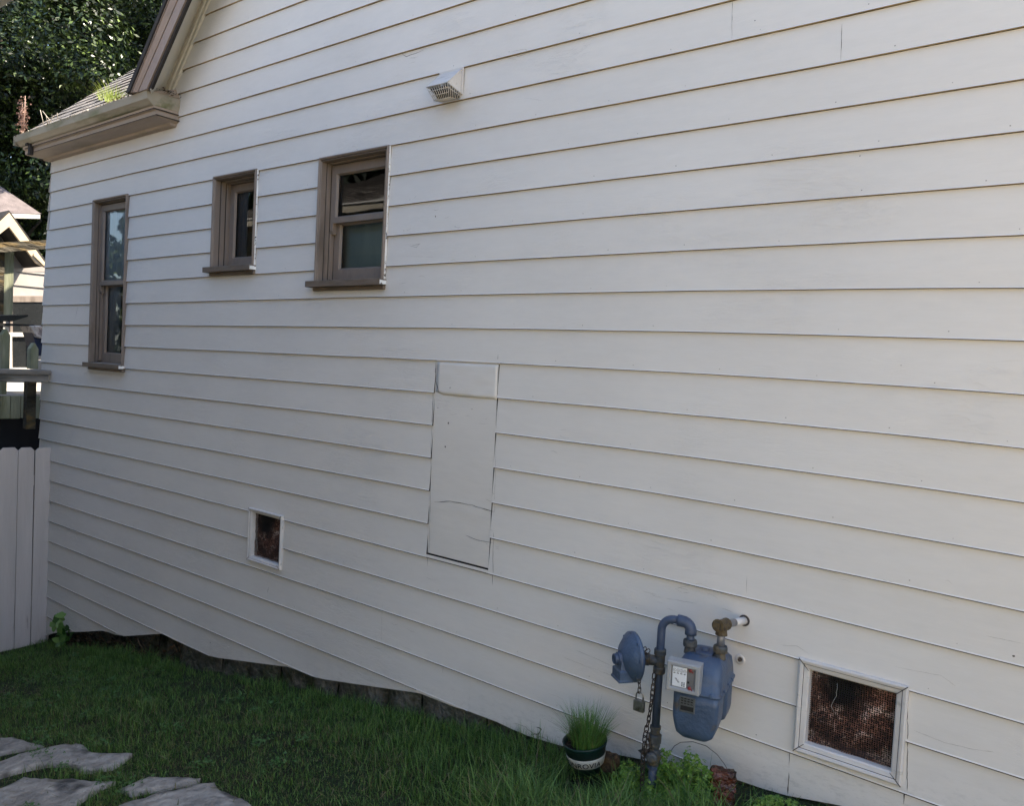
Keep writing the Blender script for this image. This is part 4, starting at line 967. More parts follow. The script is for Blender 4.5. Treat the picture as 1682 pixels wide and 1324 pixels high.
# flagstones
STONES = [[(-60,1222),(0,1217),(22,1217),(45,1224),(72,1230),(30,1238),(0,1243),(-60,1246)],
 [(-70,1262),(0,1256),(40,1243),(75,1233),(105,1230),(136,1231),(150,1243),(185,1243),(217,1245),(203,1255),(186,1266),(150,1272),(135,1272),(120,1263),(80,1262),(50,1268),(0,1281),(-70,1290)],
 [(-90,1315),(0,1300),(40,1283),(100,1287),(150,1287),(192,1291),(165,1300),(140,1315),(118,1335),(60,1360),(-90,1370)],
 [(198,1304),(222,1292),(245,1282),(290,1283),(330,1287),(322,1291),(290,1298),(215,1311)],
 [(196,1330),(260,1310),(330,1293),(352,1292),(360,1305),(405,1322),(432,1350),(380,1380),(240,1370)]]
LAB = ['narrow grey flagstone cut by the left picture edge, farthest of the five in the lawn', 'long wavy grey flagstone with notched edge in the middle of the path', 'broad grey flagstone in the bottom left corner', 'small thin grey flagstone between the long one and the bottom edge', 'grey flagstone with rounded tip at the bottom edge, nearest the house wall']
stone_polys = []
for si, S in enumerate(STONES):
    P2 = [onG(px, py) for px, py in S]; D = []
    for p, q in zip(P2, P2[1:]+P2[:1]):
        n = max(1, int((q-p).length/.05))
        for i in range(n):
            v = p.lerp(q, i/n); D.append(Vector((v.x+.010*noise.noise(Vector((v.x*11, v.y*11, si))), v.y+.010*noise.noise(Vector((v.x*11, v.y*11, 5+si))), 0)))
    stone_polys.append(np.array([(v.x, v.y) for v in D]))
    import bmesh
    bm = bmesh.new(); vs = [bm.verts.new((v.x, v.y, 0)) for v in D]; f = bm.faces.new(vs)
    bmesh.ops.triangulate(bm, faces=bm.faces[:]); 
    for _ in range(3): bmesh.ops.subdivide_edges(bm, edges=[e for e in bm.edges if e.calc_length() > .05], cuts=1); bmesh.ops.triangulate(bm, faces=bm.faces[:])
    edge = {v.index for v in bm.verts if v.is_boundary}
    bm.verts.index_update()
    for v in bm.verts:
        z = gz(v.co.x, v.co.y)+.026+.010*noise.noise(Vector((v.co.x*4, v.co.y*9, si)))+.006*noise.noise(Vector((v.co.x*16, v.co.y*22, si)))
        if v.is_boundary: z -= .008
        v.co.z = z
    r = bmesh.ops.extrude_edge_only(bm, edges=[e for e in bm.edges if e.is_boundary])
    for g in r['geom']:
        if isinstance(g, bmesh.types.BMVert): g.co.z -= .06
    bmesh.ops.recalc_face_normals(bm, faces=bm.faces)
    me = bpy.data.meshes.new('flagstone'); c = sum((v.co for v in bm.verts), Vector())/len(bm.verts); c.z = min(v.co.z for v in bm.verts)
    for v in bm.verts: v.co -= c
    bm.to_mesh(me); bm.free(); me.materials.append(M['stone'])
    for p_ in me.polygons: p_.use_smooth = True
    o = bpy.data.objects.new('flagstone', me); sc.collection.objects.link(o); o.location = c
    tag(o, LAB[si], 'flagstone', 'flagstones set in the lawn')
def inside(x, y, poly):
    res = np.zeros(len(x), bool); j = len(poly)-1
    for i in range(len(poly)):
        xi, yi = poly[i]; xj, yj = poly[j]
        cnd = ((yi > y) != (yj > y)) & (x < (xj-xi)*(y-yi)/(yj-yi+1e-12)+xi); res ^= cnd; j = i
    return res

# lawn
def lawn():
    n = 250000
    x = rng.uniform(-8.02, -.3, n); y = rng.uniform(-3.0, -.005, n)
    # thin out by clump noise and bare patches
    cl = np.sin(x*3.1+1.3*np.sin(y*4))*np.sin(y*5.3+x)*.5+.5
    bare = np.sin(2.1*x+1.7*np.sin(3*y))*np.sin(2.7*y+.8*x)
    keep = rng.random(n) < (.50+.50*cl)*np.where(bare > .6, .35, 1)
    # bare dirt under the left corner of the siding and near stones
    x, y = x[keep], y[keep]
    ins = np.zeros(len(x), bool)
    for p in stone_polys: ins |= inside(x, y, p)
    ins |= (np.hypot(x-PC.x, y-PC.y) < .085)
    ins |= (x > -1.25) & (y > -.30) & (rng.random(len(x)) < .8)
    x, y = x[~ins], y[~ins]; z = gz_np(x, y)-.004
    near_stone = np.zeros(len(x))
    h = rng.uniform(.022, .055, len(x))*(.7+.6*np.clip(np.sin(x*1.7)*np.sin(y*2.3+1)+.4, 0, 1.2))
    h *= .62+.85*np.clip(np.sin(9*x+3*np.sin(7*y))*np.sin(11*y+2*np.sin(6*x))*.5+.5, 0, 1)
    h *= np.where(x > -4.6, 1.15, 1); h = np.where((x > -2.6) & (y > -.75), h*1.25+.008, h)
    wall = (y > -.16) & (x < -2.2); h = np.where(wall, h*np.where(x > -4.2, 1.15, 1.6)+.006, h)
    stones = STONEC
    dmin = np.min(np.stack([np.hypot(x-c[0], y-c[1]) for c in stones]), 0); h = np.where(dmin < .75, h*.72, h)
    w = rng.uniform(.0022, .0045, len(x)); lean = np.abs(rng.normal(.45, .45, len(x)))
    V, Fq, m = blades(np.stack([x, y, z], 1), h, w, lean)
    dry = rng.random(m) < (.035+.16*(dmin < .95)+.05*(np.sin(x*2.3+y*3) > .6)); mi = np.tile(dry.astype(int), 3)
    tag(fast_mesh('lawn_grass', V, Fq, ['grass', 'grass_dry'], None, mi), 'short green grass of the shaded side lawn', 'grass', kind='stuff')
STONEC = [tuple(p.mean(0)) for p in stone_polys]
lawn()
# long arching grass in the foreground around the pot and riser
def long_grass():
    n = 3600
    c = [(-2.0, -.62), (-1.9, -.55), (-1.7, -.5), (-1.55, -.52), (-1.38, -.5), (-1.75, -.75), (-1.5, -.7), (-1.62, -.45), (-1.2, -.45), (-1.3, -.6)]
    k = rng.integers(0, len(c), n); x = np.array([c[i][0] for i in k])+rng.normal(0, .10, n); y = np.array([c[i][1] for i in k])+rng.normal(0, .09, n)
    ok = (y < -.30) | (x < -1.95); x, y = x[ok], y[ok]; z = gz_np(x, y)-.005
    h = rng.uniform(.08, .22, len(x)); dx, dy = .53, -.85; rx_, ry_ = x-PC.x, y-PC.y; al = rx_*dx+ry_*dy; la = np.abs(rx_*dy-ry_*dx); h = np.where((al > -.05) & (al < .40) & (la < .15), h*.38, h)
    dx2, dy2 = RX, RY; rx_, ry_ = x-RX, y-RY; al = rx_*.45+ry_*-.89; la = np.abs(rx_*-.89-ry_*.45); h = np.where((al > -.05) & (al < .4) & (la < .10), h*.6, h)
    V, Fq, m = blades(np.stack([x, y, z], 1), h, rng.uniform(.0035, .0065, len(x)), rng.uniform(.25, 1.3, len(x)), 5, 1.4)
    mi = np.tile((rng.random(m) < .08).astype(int), 5)
    tag(fast_mesh('long_grass', V, Fq, ['grass', 'grass_dry'], None, mi), 'long arching grass blades around the pot and meter pipe', 'grass', kind='stuff')
long_grass()
def tuft(name, c, n, r, h0, h1, w, leanmax, mt, label, cat, seg=5, dry=None, parent=None, up=None):
    a = rng.uniform(0, 2*np.pi, n); q = r*np.sqrt(rng.random(n)); P = np.stack([c[0]+q*np.cos(a), c[1]+q*np.sin(a), np.full(n, c[2])], 1)
    if up is not None: P[:, 2] += -(P[:, 0]-c[0])*up[0]-(P[:, 1]-c[1])*up[1]
    h = rng.uniform(h0, h1, n); lean = (q/r)*leanmax*rng.uniform(.3, 1.2, n)
    V, Fq, m = blades(P, h, rng.uniform(w*.6, w, n), lean, seg, 1.2, a+rng.normal(0, .5, n))
    mi = np.tile((rng.random(m) < (dry or 0)).astype(int), seg)
    return tag(fast_mesh(name, V, Fq, [mt, 'grass_dry'], parent, mi), label, cat)
pc2 = PC+tilt*-.022
tuft('potted_grass', (pc2.x+.012, pc2.y, pc2.z), 900, .070, .06, .19, .0036, .8, 'potgrass', 'dense tuft of green grass growing up out of the green pot', 'grass plant', 6, .10)
tuft('spilling_grass', (pc2.x-.045, pc2.y-.005, pc2.z), 70, .035, .10, .19, .003, 1.2, 'grass_dry', 'sparse dry blades arching from the left side of the pot', 'grass plant', 6, .3)

# clover clumps round the riser
def clover(name, cx, cy, rx, ry, n, hmax, label, size=.011):
    Vs = []; Fs = []; k = 0
    for i in range(n):
        a = random.random()*6.283; q = math.sqrt(random.random()); x = cx+rx*q*math.cos(a); y = cy+ry*q*math.sin(a)
        bump_ = .55+.75*noise.noise(Vector((x*14, y*14, 2)))
        z = gz(x, y)+hmax*max(.08, (1-q*q)*random.uniform(.2, 1.1)*(bump_+.35))+.008
        nrm = Vector((random.gauss(0, .55), random.gauss(-.25, .55), 1)).normalized(); u = nrm.orthogonal().normalized(); v = nrm.cross(u); rot = random.random()*6.28
        for j in range(3):
            aa = rot+j*2.094; d = u*math.cos(aa)+v*math.sin(aa); e = nrm.cross(d); s = size*random.uniform(.6, 1.15); c0 = Vector((x, y, z))
            P = [c0, c0+d*s*.5+e*s*.42+nrm*s*.1, c0+d*s+e*s*.25, c0+d*s-e*s*.25, c0+d*s*.5-e*s*.42+nrm*s*.1]
            Vs += [tuple(p) for p in P]; Fs.append((k, k+1, k+2, k+3, k+4)); k += 5
    return tag(fast_mesh(name, np.array(Vs), np.array(Fs), 'clover'), label, 'plant')
random.seed(3)
clover('clover_plant', -1.36, -.24, 18e-2, .14, 1900, .18, 'bright green clover clump behind and right of the meter riser', .0125)
clover('clover_plant', -1.58, -.26, .10, .10, 800, .12, 'smaller clover clump left of the meter riser beside the chain', .011)
clover('clover_plant', -.98, -.17, .12, .12, 420, .05, 'low leafy clump right of the broken bricks under the wall', .010)

def lawn_extras():
    Vs, Fs, k = [], [], 0
    for p in range(75):
        cx = random.uniform(-7.6, -1.2); cy = random.uniform(-2.4, -.08); r = random.uniform(.03, .14)
        for i in range(int(20+r*260)):
            x = cx+random.gauss(0, r*.6); y = min(-.03, cy+random.gauss(0, r*.6)); z = gz(x, y)+random.uniform(.012, .045)
            nrm = Vector((random.gauss(0, .4), random.gauss(-.1, .4), 1)).normalized(); u = nrm.orthogonal().normalized(); v = nrm.cross(u); rot = random.random()*6.28
            for j in range(3):
                aa = rot+j*2.094; d = u*math.cos(aa)+v*math.sin(aa); e = nrm.cross(d); s_ = random.uniform(.006, .011); c0 = Vector((x, y, z))
                Vs += [tuple(q) for q in (c0, c0+d*s_*.6+e*s_*.5, c0+d*s_*1.1, c0+d*s_*.6-e*s_*.5)]; Fs.append((k, k+1, k+2, k+3)); k += 4
    tag(fast_mesh('lawn_weeds', np.array(Vs), np.array(Fs), 'lawnweed'), 'small clover and weed leaves scattered through the lawn', 'weeds', kind='stuff')
    Vs, Fs, k = [], [], 0
    for i in range(3600):
        x = random.uniform(-7.8, -1.1); y = random.uniform(-2.6, -.05); 
        if noise.noise(Vector((x*.9, y*1.4, 4))) < random.uniform(-.4, .35): continue
        a_ = random.random()*6.28; L_ = random.uniform(.015, .06); z = gz(x, y)+random.uniform(.008, .03); w_ = random.uniform(.0012, .0026)
        d = Vector((math.cos(a_), math.sin(a_), random.uniform(-.25, .25)))*L_; e = Vector((-math.sin(a_), math.cos(a_), 0))*w_; c0 = Vector((x, y, z))
        Vs += [tuple(q) for q in (c0-e, c0+d-e*.5, c0+d+e*.5, c0+e)]; Fs.append((k, k+1, k+2, k+3)); k += 4
    tag(fast_mesh('grass_clippings', np.array(Vs), np.array(Fs), 'grass_dry'), 'dry pale grass clippings lying in the lawn', 'clippings', kind='stuff')
random.seed(77); lawn_extras()

# broken bricks
def brick(c, s, rz, label, sub=5, name='broken_brick', mt='brick'):
    b = MB(); n = 8; rot = Matrix.Rotation(rz, 3, 'Z')@Matrix.Rotation(random.uniform(-.15, .15), 3, 'X')
    for ax_, sg in ((0, 1), (0, -1), (1, 1), (1, -1), (2, 1), (2, -1)):
        P = []
        for j in range(n+1):
            for i in range(n+1):
                u_, v_2 = 2*i/n-1, 2*j/n-1; p = [0, 0, 0]; p[ax_] = sg; p[(ax_+1) % 3] = u_; p[(ax_+2) % 3] = v_2
                q = Vector(p); q = q*(1-.16*max(0, q.length-1.15))
                q = Vector((q.x*s[0], q.y*s[1], q.z*s[2])); q += q.normalized()*.010*noise.noise(q*45+Vector(c)*9)+q.normalized()*.005*noise.noise(q*120)
                P.append(Vector(c)+rot@q)
        b.add(P, [(j*(n+1)+i, j*(n+1)+i+1, (j+1)*(n+1)+i+1, (j+1)*(n+1)+i) for j in range(n) for i in range(n)], 0, True)
    return tag(b.build(name, mt), label, 'brick' if name != 'wood_block' else 'wood')
random.seed(9)
def at_depth(px, py, y): p = onY(px, py, y); return p
q = at_depth(1187, 1283, -.20); brick((q.x, q.y, q.z), (.048, .030, .045), .5, 'red-brown broken brick behind, leaning toward the wall')
q = at_depth(1188, 1322, -.26); brick((q.x, q.y, q.z-.005), (.036, .034, .055), .2, 'red-brown broken brick in front, standing upright at the bottom edge')
q = at_depth(1150, 1296, -.22); brick((q.x, q.y, q.z-.02), (.05, .03, .028), -.3, 'dark half-buried brick under the clover left of the other two')
q = at_depth(1000, 1252, -.20); brick((q.x, q.y, q.z), (.042, .03, .032), .1, 'brown wood block behind the flower pot', name='wood_block', mt='litter')
# thin wire
wpts = [(1098, 1240), (1108, 1226), (1118, 1220), (1138, 1219), (1160, 1226), (1178, 1240), (1190, 1256), (1198, 1270)]
b = MB(); b.tube([onY(px, py, -.16-.05*i/7) for i, (px, py) in enumerate(wpts)], .0014, 5); tag(b.build('wire', 'wire'), 'thin dark wire arching between the clover and the bricks', 'wire')

# climbing weed at fence foot
def leafy(name, pts, n, size, label, mt='grass', spread=.05, cat='plant'):
    Vs, Fs, k = [], [], 0
    for (x, y, z) in pts:
        for i in range(n):
            c0 = Vector((x+random.gauss(0, spread), y+random.gauss(0, spread*.6), z+random.gauss(0, spread))); nrm = Vector((random.gauss(.6, .5), random.gauss(-.9, .5), random.gauss(.4, .4))).normalized()
            u = nrm.orthogonal().normalized(); v = nrm.cross(u); s = size*random.uniform(.6, 1.2); a = random.random()*6.28; d = u*math.cos(a)+v*math.sin(a); e = nrm.cross(d)
            for q in (c0-d*s, c0-d*s*.3+e*s*.75, c0+d*s*.6+e*s*.5, c0+d*s*1.1, c0+d*s*.6-e*s*.5, c0-d*s*.3-e*s*.75): Vs.append(tuple(q))
            Fs.append(tuple(range(k, k+6))); k += 6
    return tag(fast_mesh(name, np.array(Vs), np.array(Fs), mt), label, cat)
pa = onY(100, 1025, -.07); pb = onY(95, 1045, -.07)
leafy('weed', [(pa.x+.02*i, -.07, pa.z-.035*i) for i in range(-1, 5)], 5, .04, 'dark broad-leaved weed where the fence meets the house wall')
# leaf litter in the dark hollow below the siding
b = MB()
for i in range(260):
    x = random.uniform(-7.9, -5.6); y = random.uniform(-.05, .15); z = gz(x, y)+random.uniform(.0, .12)*max(0, 1-abs(x+6.6)/1.6); r = random.uniform(.015, .05); a_ = random.random()*6.28
    p = Vector((x, y, z)); b.add([p, p+Vector((r*math.cos(a_), r*.4, r*math.sin(a_)*.6)), p+Vector((r*math.cos(a_+.8), -r*.3, r*math.sin(a_+.8)))], [(0, 1, 2)])
for i in range(16):
    x = random.uniform(-7.4, -5.4); p = Vector((x, .02, gz(x, 0)+.06)); b.tube([p, p+Vector((random.uniform(-.2, .2), random.uniform(-.04, .06), random.uniform(.02, .12))), p+Vector((random.uniform(-.3, .3), 0, random.uniform(.0, .16)))], .005, 5)
tag(b.build('leaf_litter', 'litter', recalc=False), 'dark leaves and twigs heaped in the hollow under the siding', 'debris', kind='stuff')

# ------------------------------------------------------------------ things on the roof edge
gp = Vector((-6.35, -.14, 1.93))
q = onY(182, 155, -.15)
tuft('roof_grass', (q.x, -.15, q.z-.05), 200, .10, .06, .16, .005, 1.3, 'roofgrass', 'bright sunlit grass tuft growing in the gutter beside the rake', 'grass plant', 5, .1)
q = onY(38, 222, -.22); b = MB(); random.seed(21)
Vs, Fs, k = [], [], 0
stalk = []
for s in range(4):
    x = q.x+random.uniform(-.03, .05); h = random.uniform(.14, .36)
    stalk.append([(x, -.23, q.z-.02), (x+.01, -.23, q.z+h)])
    for i in range(60):
        c0 = Vector((x+random.gauss(0, .013), -.23+random.gauss(0, .02), q.z+h*random.random()**.8)); s_2 = random.uniform(.008, .018); d = Vector((random.gauss(0, 1), random.gauss(0, 1), random.gauss(.5, 1))).normalized(); e = d.orthogonal().normalized()
        for p in (c0, c0+d*s_2+e*s_2*.5, c0+d*s_2*1.5, c0+d*s_2-e*s_2*.5): Vs.append(tuple(p))
        Fs.append((k, k+1, k+2, k+3)); k += 4
for st in stalk: b.tube(st, .003, 4)
dp_ = b.build('dried_weed', 'dryplant'); tag(dp_, 'reddish dried weed standing at the left end of the gutter', 'plant')
lf = fast_mesh('seed_head', np.array(Vs), np.array(Fs), 'dryplant', dp_)
b = MB()
for (px, py, qx, qy) in ((72, 205, 66, 180), (84, 200, 70, 182), (80, 202, 88, 190), (95, 196, 94, 185), (78, 204, 76, 190)):
    b.tube([onY(px, py, -.22), onY(qx, qy, -.24)], .003, 4)
tag(b.build('dry_stalk', 'straw'), 'few pale dry stalks sticking out of the gutter', 'plant')
Vs, Fs, k = [], [], 0
for i in range(900):
    x = random.uniform(-8.35, -6.1); c0 = Vector((x, -.235+random.gauss(0, .018), 1.878+random.uniform(0, .014)+(.02 if x > -6.7 else 0)*random.random())); s_2 = random.uniform(.006, .018); d = Vector((random.gauss(0, 1), random.gauss(0, .6), random.gauss(0, .35))).normalized(); e = d.cross(Vector((0, 0, 1))).normalized()
    for p in (c0-d*s_2, c0+e*s_2*.5, c0+d*s_2, c0-e*s_2*.5): Vs.append(tuple(p))
    Fs.append((k, k+1, k+2, k+3)); k += 4
tag(fast_mesh('gutter_debris', np.array(Vs), np.array(Fs), ['straw', 'litter'], None, (rng.random(len(Fs)) < .6).astype(int)), 'pale dry leaf debris filling the gutter edge', 'debris', kind='stuff')
b = MB(); q = onY(268, 146, -.12)
for i in range(150):
    c0 = Vector((q.x+random.gauss(0, .055), -.12+random.gauss(0, .05), 1.893+abs(random.gauss(0, .018)))); r = random.uniform(.008, .02); a_ = random.random()*6.28
    b.add([c0, c0+Vector((r*math.cos(a_), r*.5, r*.6)), c0+Vector((r*math.cos(a_+1.5), -r*.6, r*.2))], [(0, 1, 2)])
tag(b.build('twig_heap', 'litter', recalc=False), 'dark heap of rotted leaves on the boxed cornice return', 'debris', kind='stuff')

# ------------------------------------------------------------------ picket fence
FX = -8.03
fence = thing('fence', 'off-white painted board fence with dog-eared tops closing the side yard', 'fence', (FX, -.9, -2.9))
edges = [.0]
ptop = [(.016, -.137), (-.140, -.276), (-.280, -.430)]
for i in range(14): a_ = -.434-i*.152; ptop.append((a_, a_-.147))
for i, (ya, yb) in enumerate(ptop):
    zt = -1.0+.012*i*.5+random.uniform(-.006, .006); zb = gz(FX, (ya+yb)/2)-.05; e = .028; w = ya-yb; ya2 = ya-.002
    x_ = FX+random.uniform(-.004, .003); lean = random.uniform(-.004, .004)
    if i == 0: poly = [(x_, ya, zb), (x_, yb, zb), (x_, yb, zt-e), (x_, yb+e, zt), (x_, ya-.02, zt), (x_, ya, zt-.03)]
    else: poly = [(x_, ya2, zb), (x_, yb, zb), (x_, yb+lean, zt-e), (x_, yb+e+lean, zt), (x_, ya2-e+lean, zt), (x_, ya2+lean, zt-e)]
    b = MB(); b.prism(poly, (-.019, 0, 0)); b.build('picket', 'fence', fence, bevel=.0015)
b = MB(); b.box((FX-.06, -2.6, -1.35), (FX-.022, -.02, -1.26)); b.build('fence_rail', 'fence', fence); b = MB(); b.box((FX-.06, -2.6, -2.5), (FX-.022, -.02, -2.41)); b.build('fence_rail', 'fence', fence)

# ------------------------------------------------------------------ deck with railing beyond the fence
deck = thing('deck', 'weathered grey wooden deck with railing behind the fence', 'deck', (-9.2, -.2, -2.9))
rx = -8.12
zr = onX(50, 607, rx).z; zr2 = onX(50, 625, rx).z
b = MB(); yr_ = onX(97, 615, rx+.02).y-.02; yr_ = min(yr_, -.02)
b.box((rx-.06, -2.6, zr-.045), (rx+.085, -.018, zr)); b.box((rx+.03, -2.6, zr2-.01), (rx+.07, -.03, zr-.047)); b.build('handrail', 'wood_old', deck, bevel=.004)
def post(px0, px1, pyt, pyb, x, name='post', mt='wood_green', point=True):
    a_ = onX(px0, 600, x); c_ = onX(px1, 600, x); zt = onX((px0+px1)/2, pyt, x).z; zb = onX((px0+px1)/2, pyb, x).z; b = MB(); w = abs(c_.y-a_.y)
    y0, y1 = sorted((a_.y, c_.y)); t = .09
    if point: b.prism([(x, y0, zb), (x, y1, zb), (x, y1, zt-.06), (x, (y0+y1)/2, zt), (x, y0, zt-.06)], (-t, 0, 0))
    else: b.box((x-t, y0, zb), (x, y1, zt))
    b.build(name, mt, deck, bevel=.003)
post(50, 63, 563, 606, -8.35); post(46, 61, 622, 705, -8.30, 'post', 'wood_dark', False)
post(3, 16, 540, 606, -8.6); post(2, 12, 624, 648, -8.6, 'post', 'wood_green', False)
post(3, 19, 412, 524, -10.2, 'post', 'wood_green', False)
post(-8, 4, 412, 560, -10.15, 'post', 'wood_dark', False)
b = MB(); p0 = onX(20, 416, -10.1); p1 = onX(80, 405, -10.1); b.prism([(-10.05, p0.y-.6, p0.z-.12), (-10.05, p1.y+.1, p1.z-.0), (-10.05, p1.y+.1, p1.z+.10), (-10.05, p0.y-.6, p0.z)], (-.1, 0, 0)); b.build('cross_beam', 'wood_dark', deck)
dz_ = onX(20, 650, -8.9).z; ya, yb = onX(-30, 660, -8.9).y, onX(50, 660, -8.9).y
b = MB(); b.box((-11.5, ya-1.5, dz_-.04), (-8.9, yb+.02, dz_)); b.build('decking', 'wood_old', deck)
b = MB(); y = ya-1.5
while y < yb: b.box((-8.9, y, dz_-.22-.012*random.random()), (-8.875, y+.085, dz_-.002)); y += .092
b.build('skirt_board', 'wood_green', deck)
b = MB(); b.box((-11.4, -1.2, -3), (-9.0, 3.5, dz_-.1)); b.build('underdeck_shade', 'dark', deck)  # near-black box in place of the shade beneath the deck
# shelf and covered grill on the deck
def quadx(b, pts, x, t=.05, mi=0): b.prism([tuple(onX(px, py, x)) for px, py in pts], (-t, 0, 0), mi)
gr = thing('covered_grill', 'barbecue grill under a dark cover with a pale cloth draped on its end', 'grill', onX(40, 600, -9.3))
b = MB(); quadx(b, [(-20, 519), (46, 517), (46, 520), (20, 528), (-20, 528)], -9.2, .5); quadx(b, [(8, 531), (56, 533), (56, 536), (8, 535)], -9.1, .4); b.build('lid', 'black_plastic', gr)
b = MB(); quadx(b, [(50, 535), (68, 535), (72, 540), (73, 550), (69, 556), (60, 554)], -9.05, .3); b.build('draped_cloth', 'cloth', gr, bevel=.01)
b = MB(); quadx(b, [(50, 537), (60, 555), (72, 556), (72, 590), (64, 582), (60, 570)], -9.1, .25); b.build('cover', 'navy', gr)
b = MB(); quadx(b, [(60, 592), (72, 592), (72, 607), (60, 607)], -9.0, .12); quadx(b, [(63, 585), (70, 585), (70, 591), (63, 591)], -9.0, .06, 0); b.build('side_burner', 'whiteboard', gr, bevel=.006)

# ------------------------------------------------------------------ far house seen over the fence
far = thing('house', 'distant cream house with small gabled porch and sunlit siding at the left edge', 'house', (-14, 2, -2.9))
b = MB()
def bx(pts, x): return [tuple(onX(px, py, x)) for px, py in pts]
X1 = -13.0
zs = -2.6; k = 0
y0, y1 = onX(-60, 500, X1).y, onX(130, 500, X1).y
while zs < 1.05:
    b.add([(X1+.018, y0-3, zs), (X1+.018, y1+2, zs), (X1, y1+2, zs+.2), (X1, y0-3, zs+.2)], [(0, 1, 2, 3)], 0 if zs > .1 else 1)
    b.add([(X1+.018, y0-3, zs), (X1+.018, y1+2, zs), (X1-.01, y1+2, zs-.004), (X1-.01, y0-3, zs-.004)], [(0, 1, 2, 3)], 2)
    zs += .2
b.prism(bx([(15, 355), (82, 446), (-60, 446), (-30, 400)], X1+.02), (-.1, 0, 0), 0)
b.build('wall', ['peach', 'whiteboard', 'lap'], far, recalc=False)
b = MB(); X2 = X1+.85
b.prism(bx([(15, 349), (78, 437), (78, 441), (60, 432), (15, 372)], X2), (-.05, 0, 0)); b.prism(bx([(15, 349), (15, 372), (-30, 408), (-30, 392)], X2), (-.05, 0, 0)); b.prism(bx([(56, 416), (78, 437), (78, 442), (55, 419)], X2+.02), (-.03, 0, 0)); b.build('bargeboard', 'creamboard', far)
b = MB(); b.prism(bx([(15, 345), (80, 434), (78, 437), (15, 349), (-30, 392), (-30, 387)], X2), (-.86, 0, 0)); b.build('porch_roof', 'shingle_edge', far)
b = MB(); X3 = -15.0
pts = bx([(-60, 348), (66, 352), (66, 359), (-60, 356)], X3); b.prism(pts, (-.1, 0, 0)); b.build('fascia', 'whiteboard', far)
b = MB(); A_ = onX(-60, 348, X3); B_ = onX(68, 351, X3); b.add([tuple(A_), tuple(B_), (X3-3.4, B_.y-1.9, B_.z+2.2), (X3-3.4, A_.y-2, A_.z+2.2)], [(0, 1, 2, 3)]); b.add([tuple(B_), (X3-7, B_.y, B_.z), (X3-3.4, B_.y-1.9, B_.z+2.2)], [(0, 1, 2)]); b.build('roof', 'deckroof', far)
b = MB(); b.box((X3-6, A_.y-3, -3), (X3-.2, B_.y-.5, B_.z)); b.build('wall', 'peach', far)
b = MB(); quadx(b, [(17, 486), (90, 486), (90, 496), (17, 496)], X1+.06, .05); quadx(b, [(17, 496), (21, 496), (21, 610), (17, 610)], X1+.06, .05); b.build('window_casing', 'taupe', far)
b = MB(); quadx(b, [(21, 496), (90, 496), (90, 546), (21, 546)], X1+.045, .03); b.build('pane', 'glass_dark', far)
b = MB(); quadx(b, [(14, 546), (58, 546), (58, 553), (14, 553)], X1+.10, .05); quadx(b, [(14, 553), (20, 553), (20, 612), (14, 612)], X1+.10, .05); quadx(b, [(49, 553), (55, 553), (55, 606), (49, 606)], X1+.10, .05); quadx(b, [(20, 604), (49, 604), (49, 608), (20, 608)], X1+.10, .05); b.build('window_frame', 'whiteboard', far)
b = MB(); quadx(b, [(20, 553), (49, 553), (49, 604), (20, 604)], X1+.06, .02); b.build('pane', 'glass_dark', far)

# ------------------------------------------------------------------ trees
def tree(name, base, R, n, label, mt, zc, group=None, leaf=.085, blobs=40, seed=1, flat=1., parts=True):
    r2 = np.random.default_rng(seed); t = thing(name, label, 'tree', base, group)
    b = MB(); bz = base[2]; H = zc-bz; b.tube([(base[0], base[1], bz-.3), (base[0]+.1, base[1], bz+H*.5), (base[0], base[1]+.1, bz+H*1.2)], [.32, .22, .08], 10)
    for i in range(9):
        a = i*2.4; p = Vector((base[0], base[1], bz+H*(.45+.06*i))); q = p+Vector((math.cos(a), math.sin(a), .55))*R*.75; b.tube([p, p.lerp(q, .5)+Vector((0, 0, .2)), q], [.10, .06, .02], 6)
    b.build('trunk', 'bark', t)
    # clumps on and inside an uneven crown
    C = []
    while len(C) < blobs:
        p = r2.normal(0, 1, 3); p /= np.linalg.norm(p); rad = R*(.35+.65*r2.random()**.5); C.append(p*rad*np.array([1, 1, flat])+np.array([base[0], base[1], zc]))
    C = np.array(C); cr = r2.uniform(.10, .27, blobs)*R; k = r2.integers(0, blobs, n)
    d = r2.normal(0, 1, (n, 3)); d /= np.linalg.norm(d, axis=1)[:, None]; rad = cr[k]*(.80+.28*r2.random(n)); P = C[k]+d*rad[:, None]*np.array([1, 1, .75])
    P[:, 2] += -.25*cr[k]*(np.hypot(d[:, 0], d[:, 1])**2)
    N = d+r2.normal(0, .5, (n, 3))+np.array([0, 0, .5]); N /= np.linalg.norm(N, axis=1)[:, None]
    A = np.cross(N, r2.normal(0, 1, (n, 3))); A /= np.linalg.norm(A, axis=1)[:, None]; B = np.cross(N, A); s = (leaf*r2.uniform(.55, 1.15, n))[:, None]
    V = np.stack([P-A*s, P+B*s*.42, P+A*s, P-B*s*.42], 1).reshape(-1, 3); Fq = np.arange(4*n).reshape(n, 4)
    fast_mesh('crown', V, Fq, mt, t)
tree('tree', (-17.5, 6.2, -2.9), 4.3, 150000, 'large leafy green tree with sunlit clumps above the wing roof', 'leaf', 5.6, leaf=.058, blobs=110, seed=4)
tree('tree', (-19.5, 3.2, -2.9), 3.6, 100000, 'leafy green tree at the left picture edge behind the far house', 'leaf', 5.4, leaf=.058, blobs=85, seed=8)
tree('tree', (-15.0, 3.9, -2.9), 1.3, 14000, 'small bright shrub-like tree just left of the house corner', 'leaf', 1.7, leaf=.045, blobs=22, seed=5)
tree('tree', (-27, 9, -2.9), 6.5, 100000, 'dark dense tree farthest back behind the leafy ones', 'leaf_dark', 6.5, leaf=.2, blobs=90, seed=14, flat=1.3)
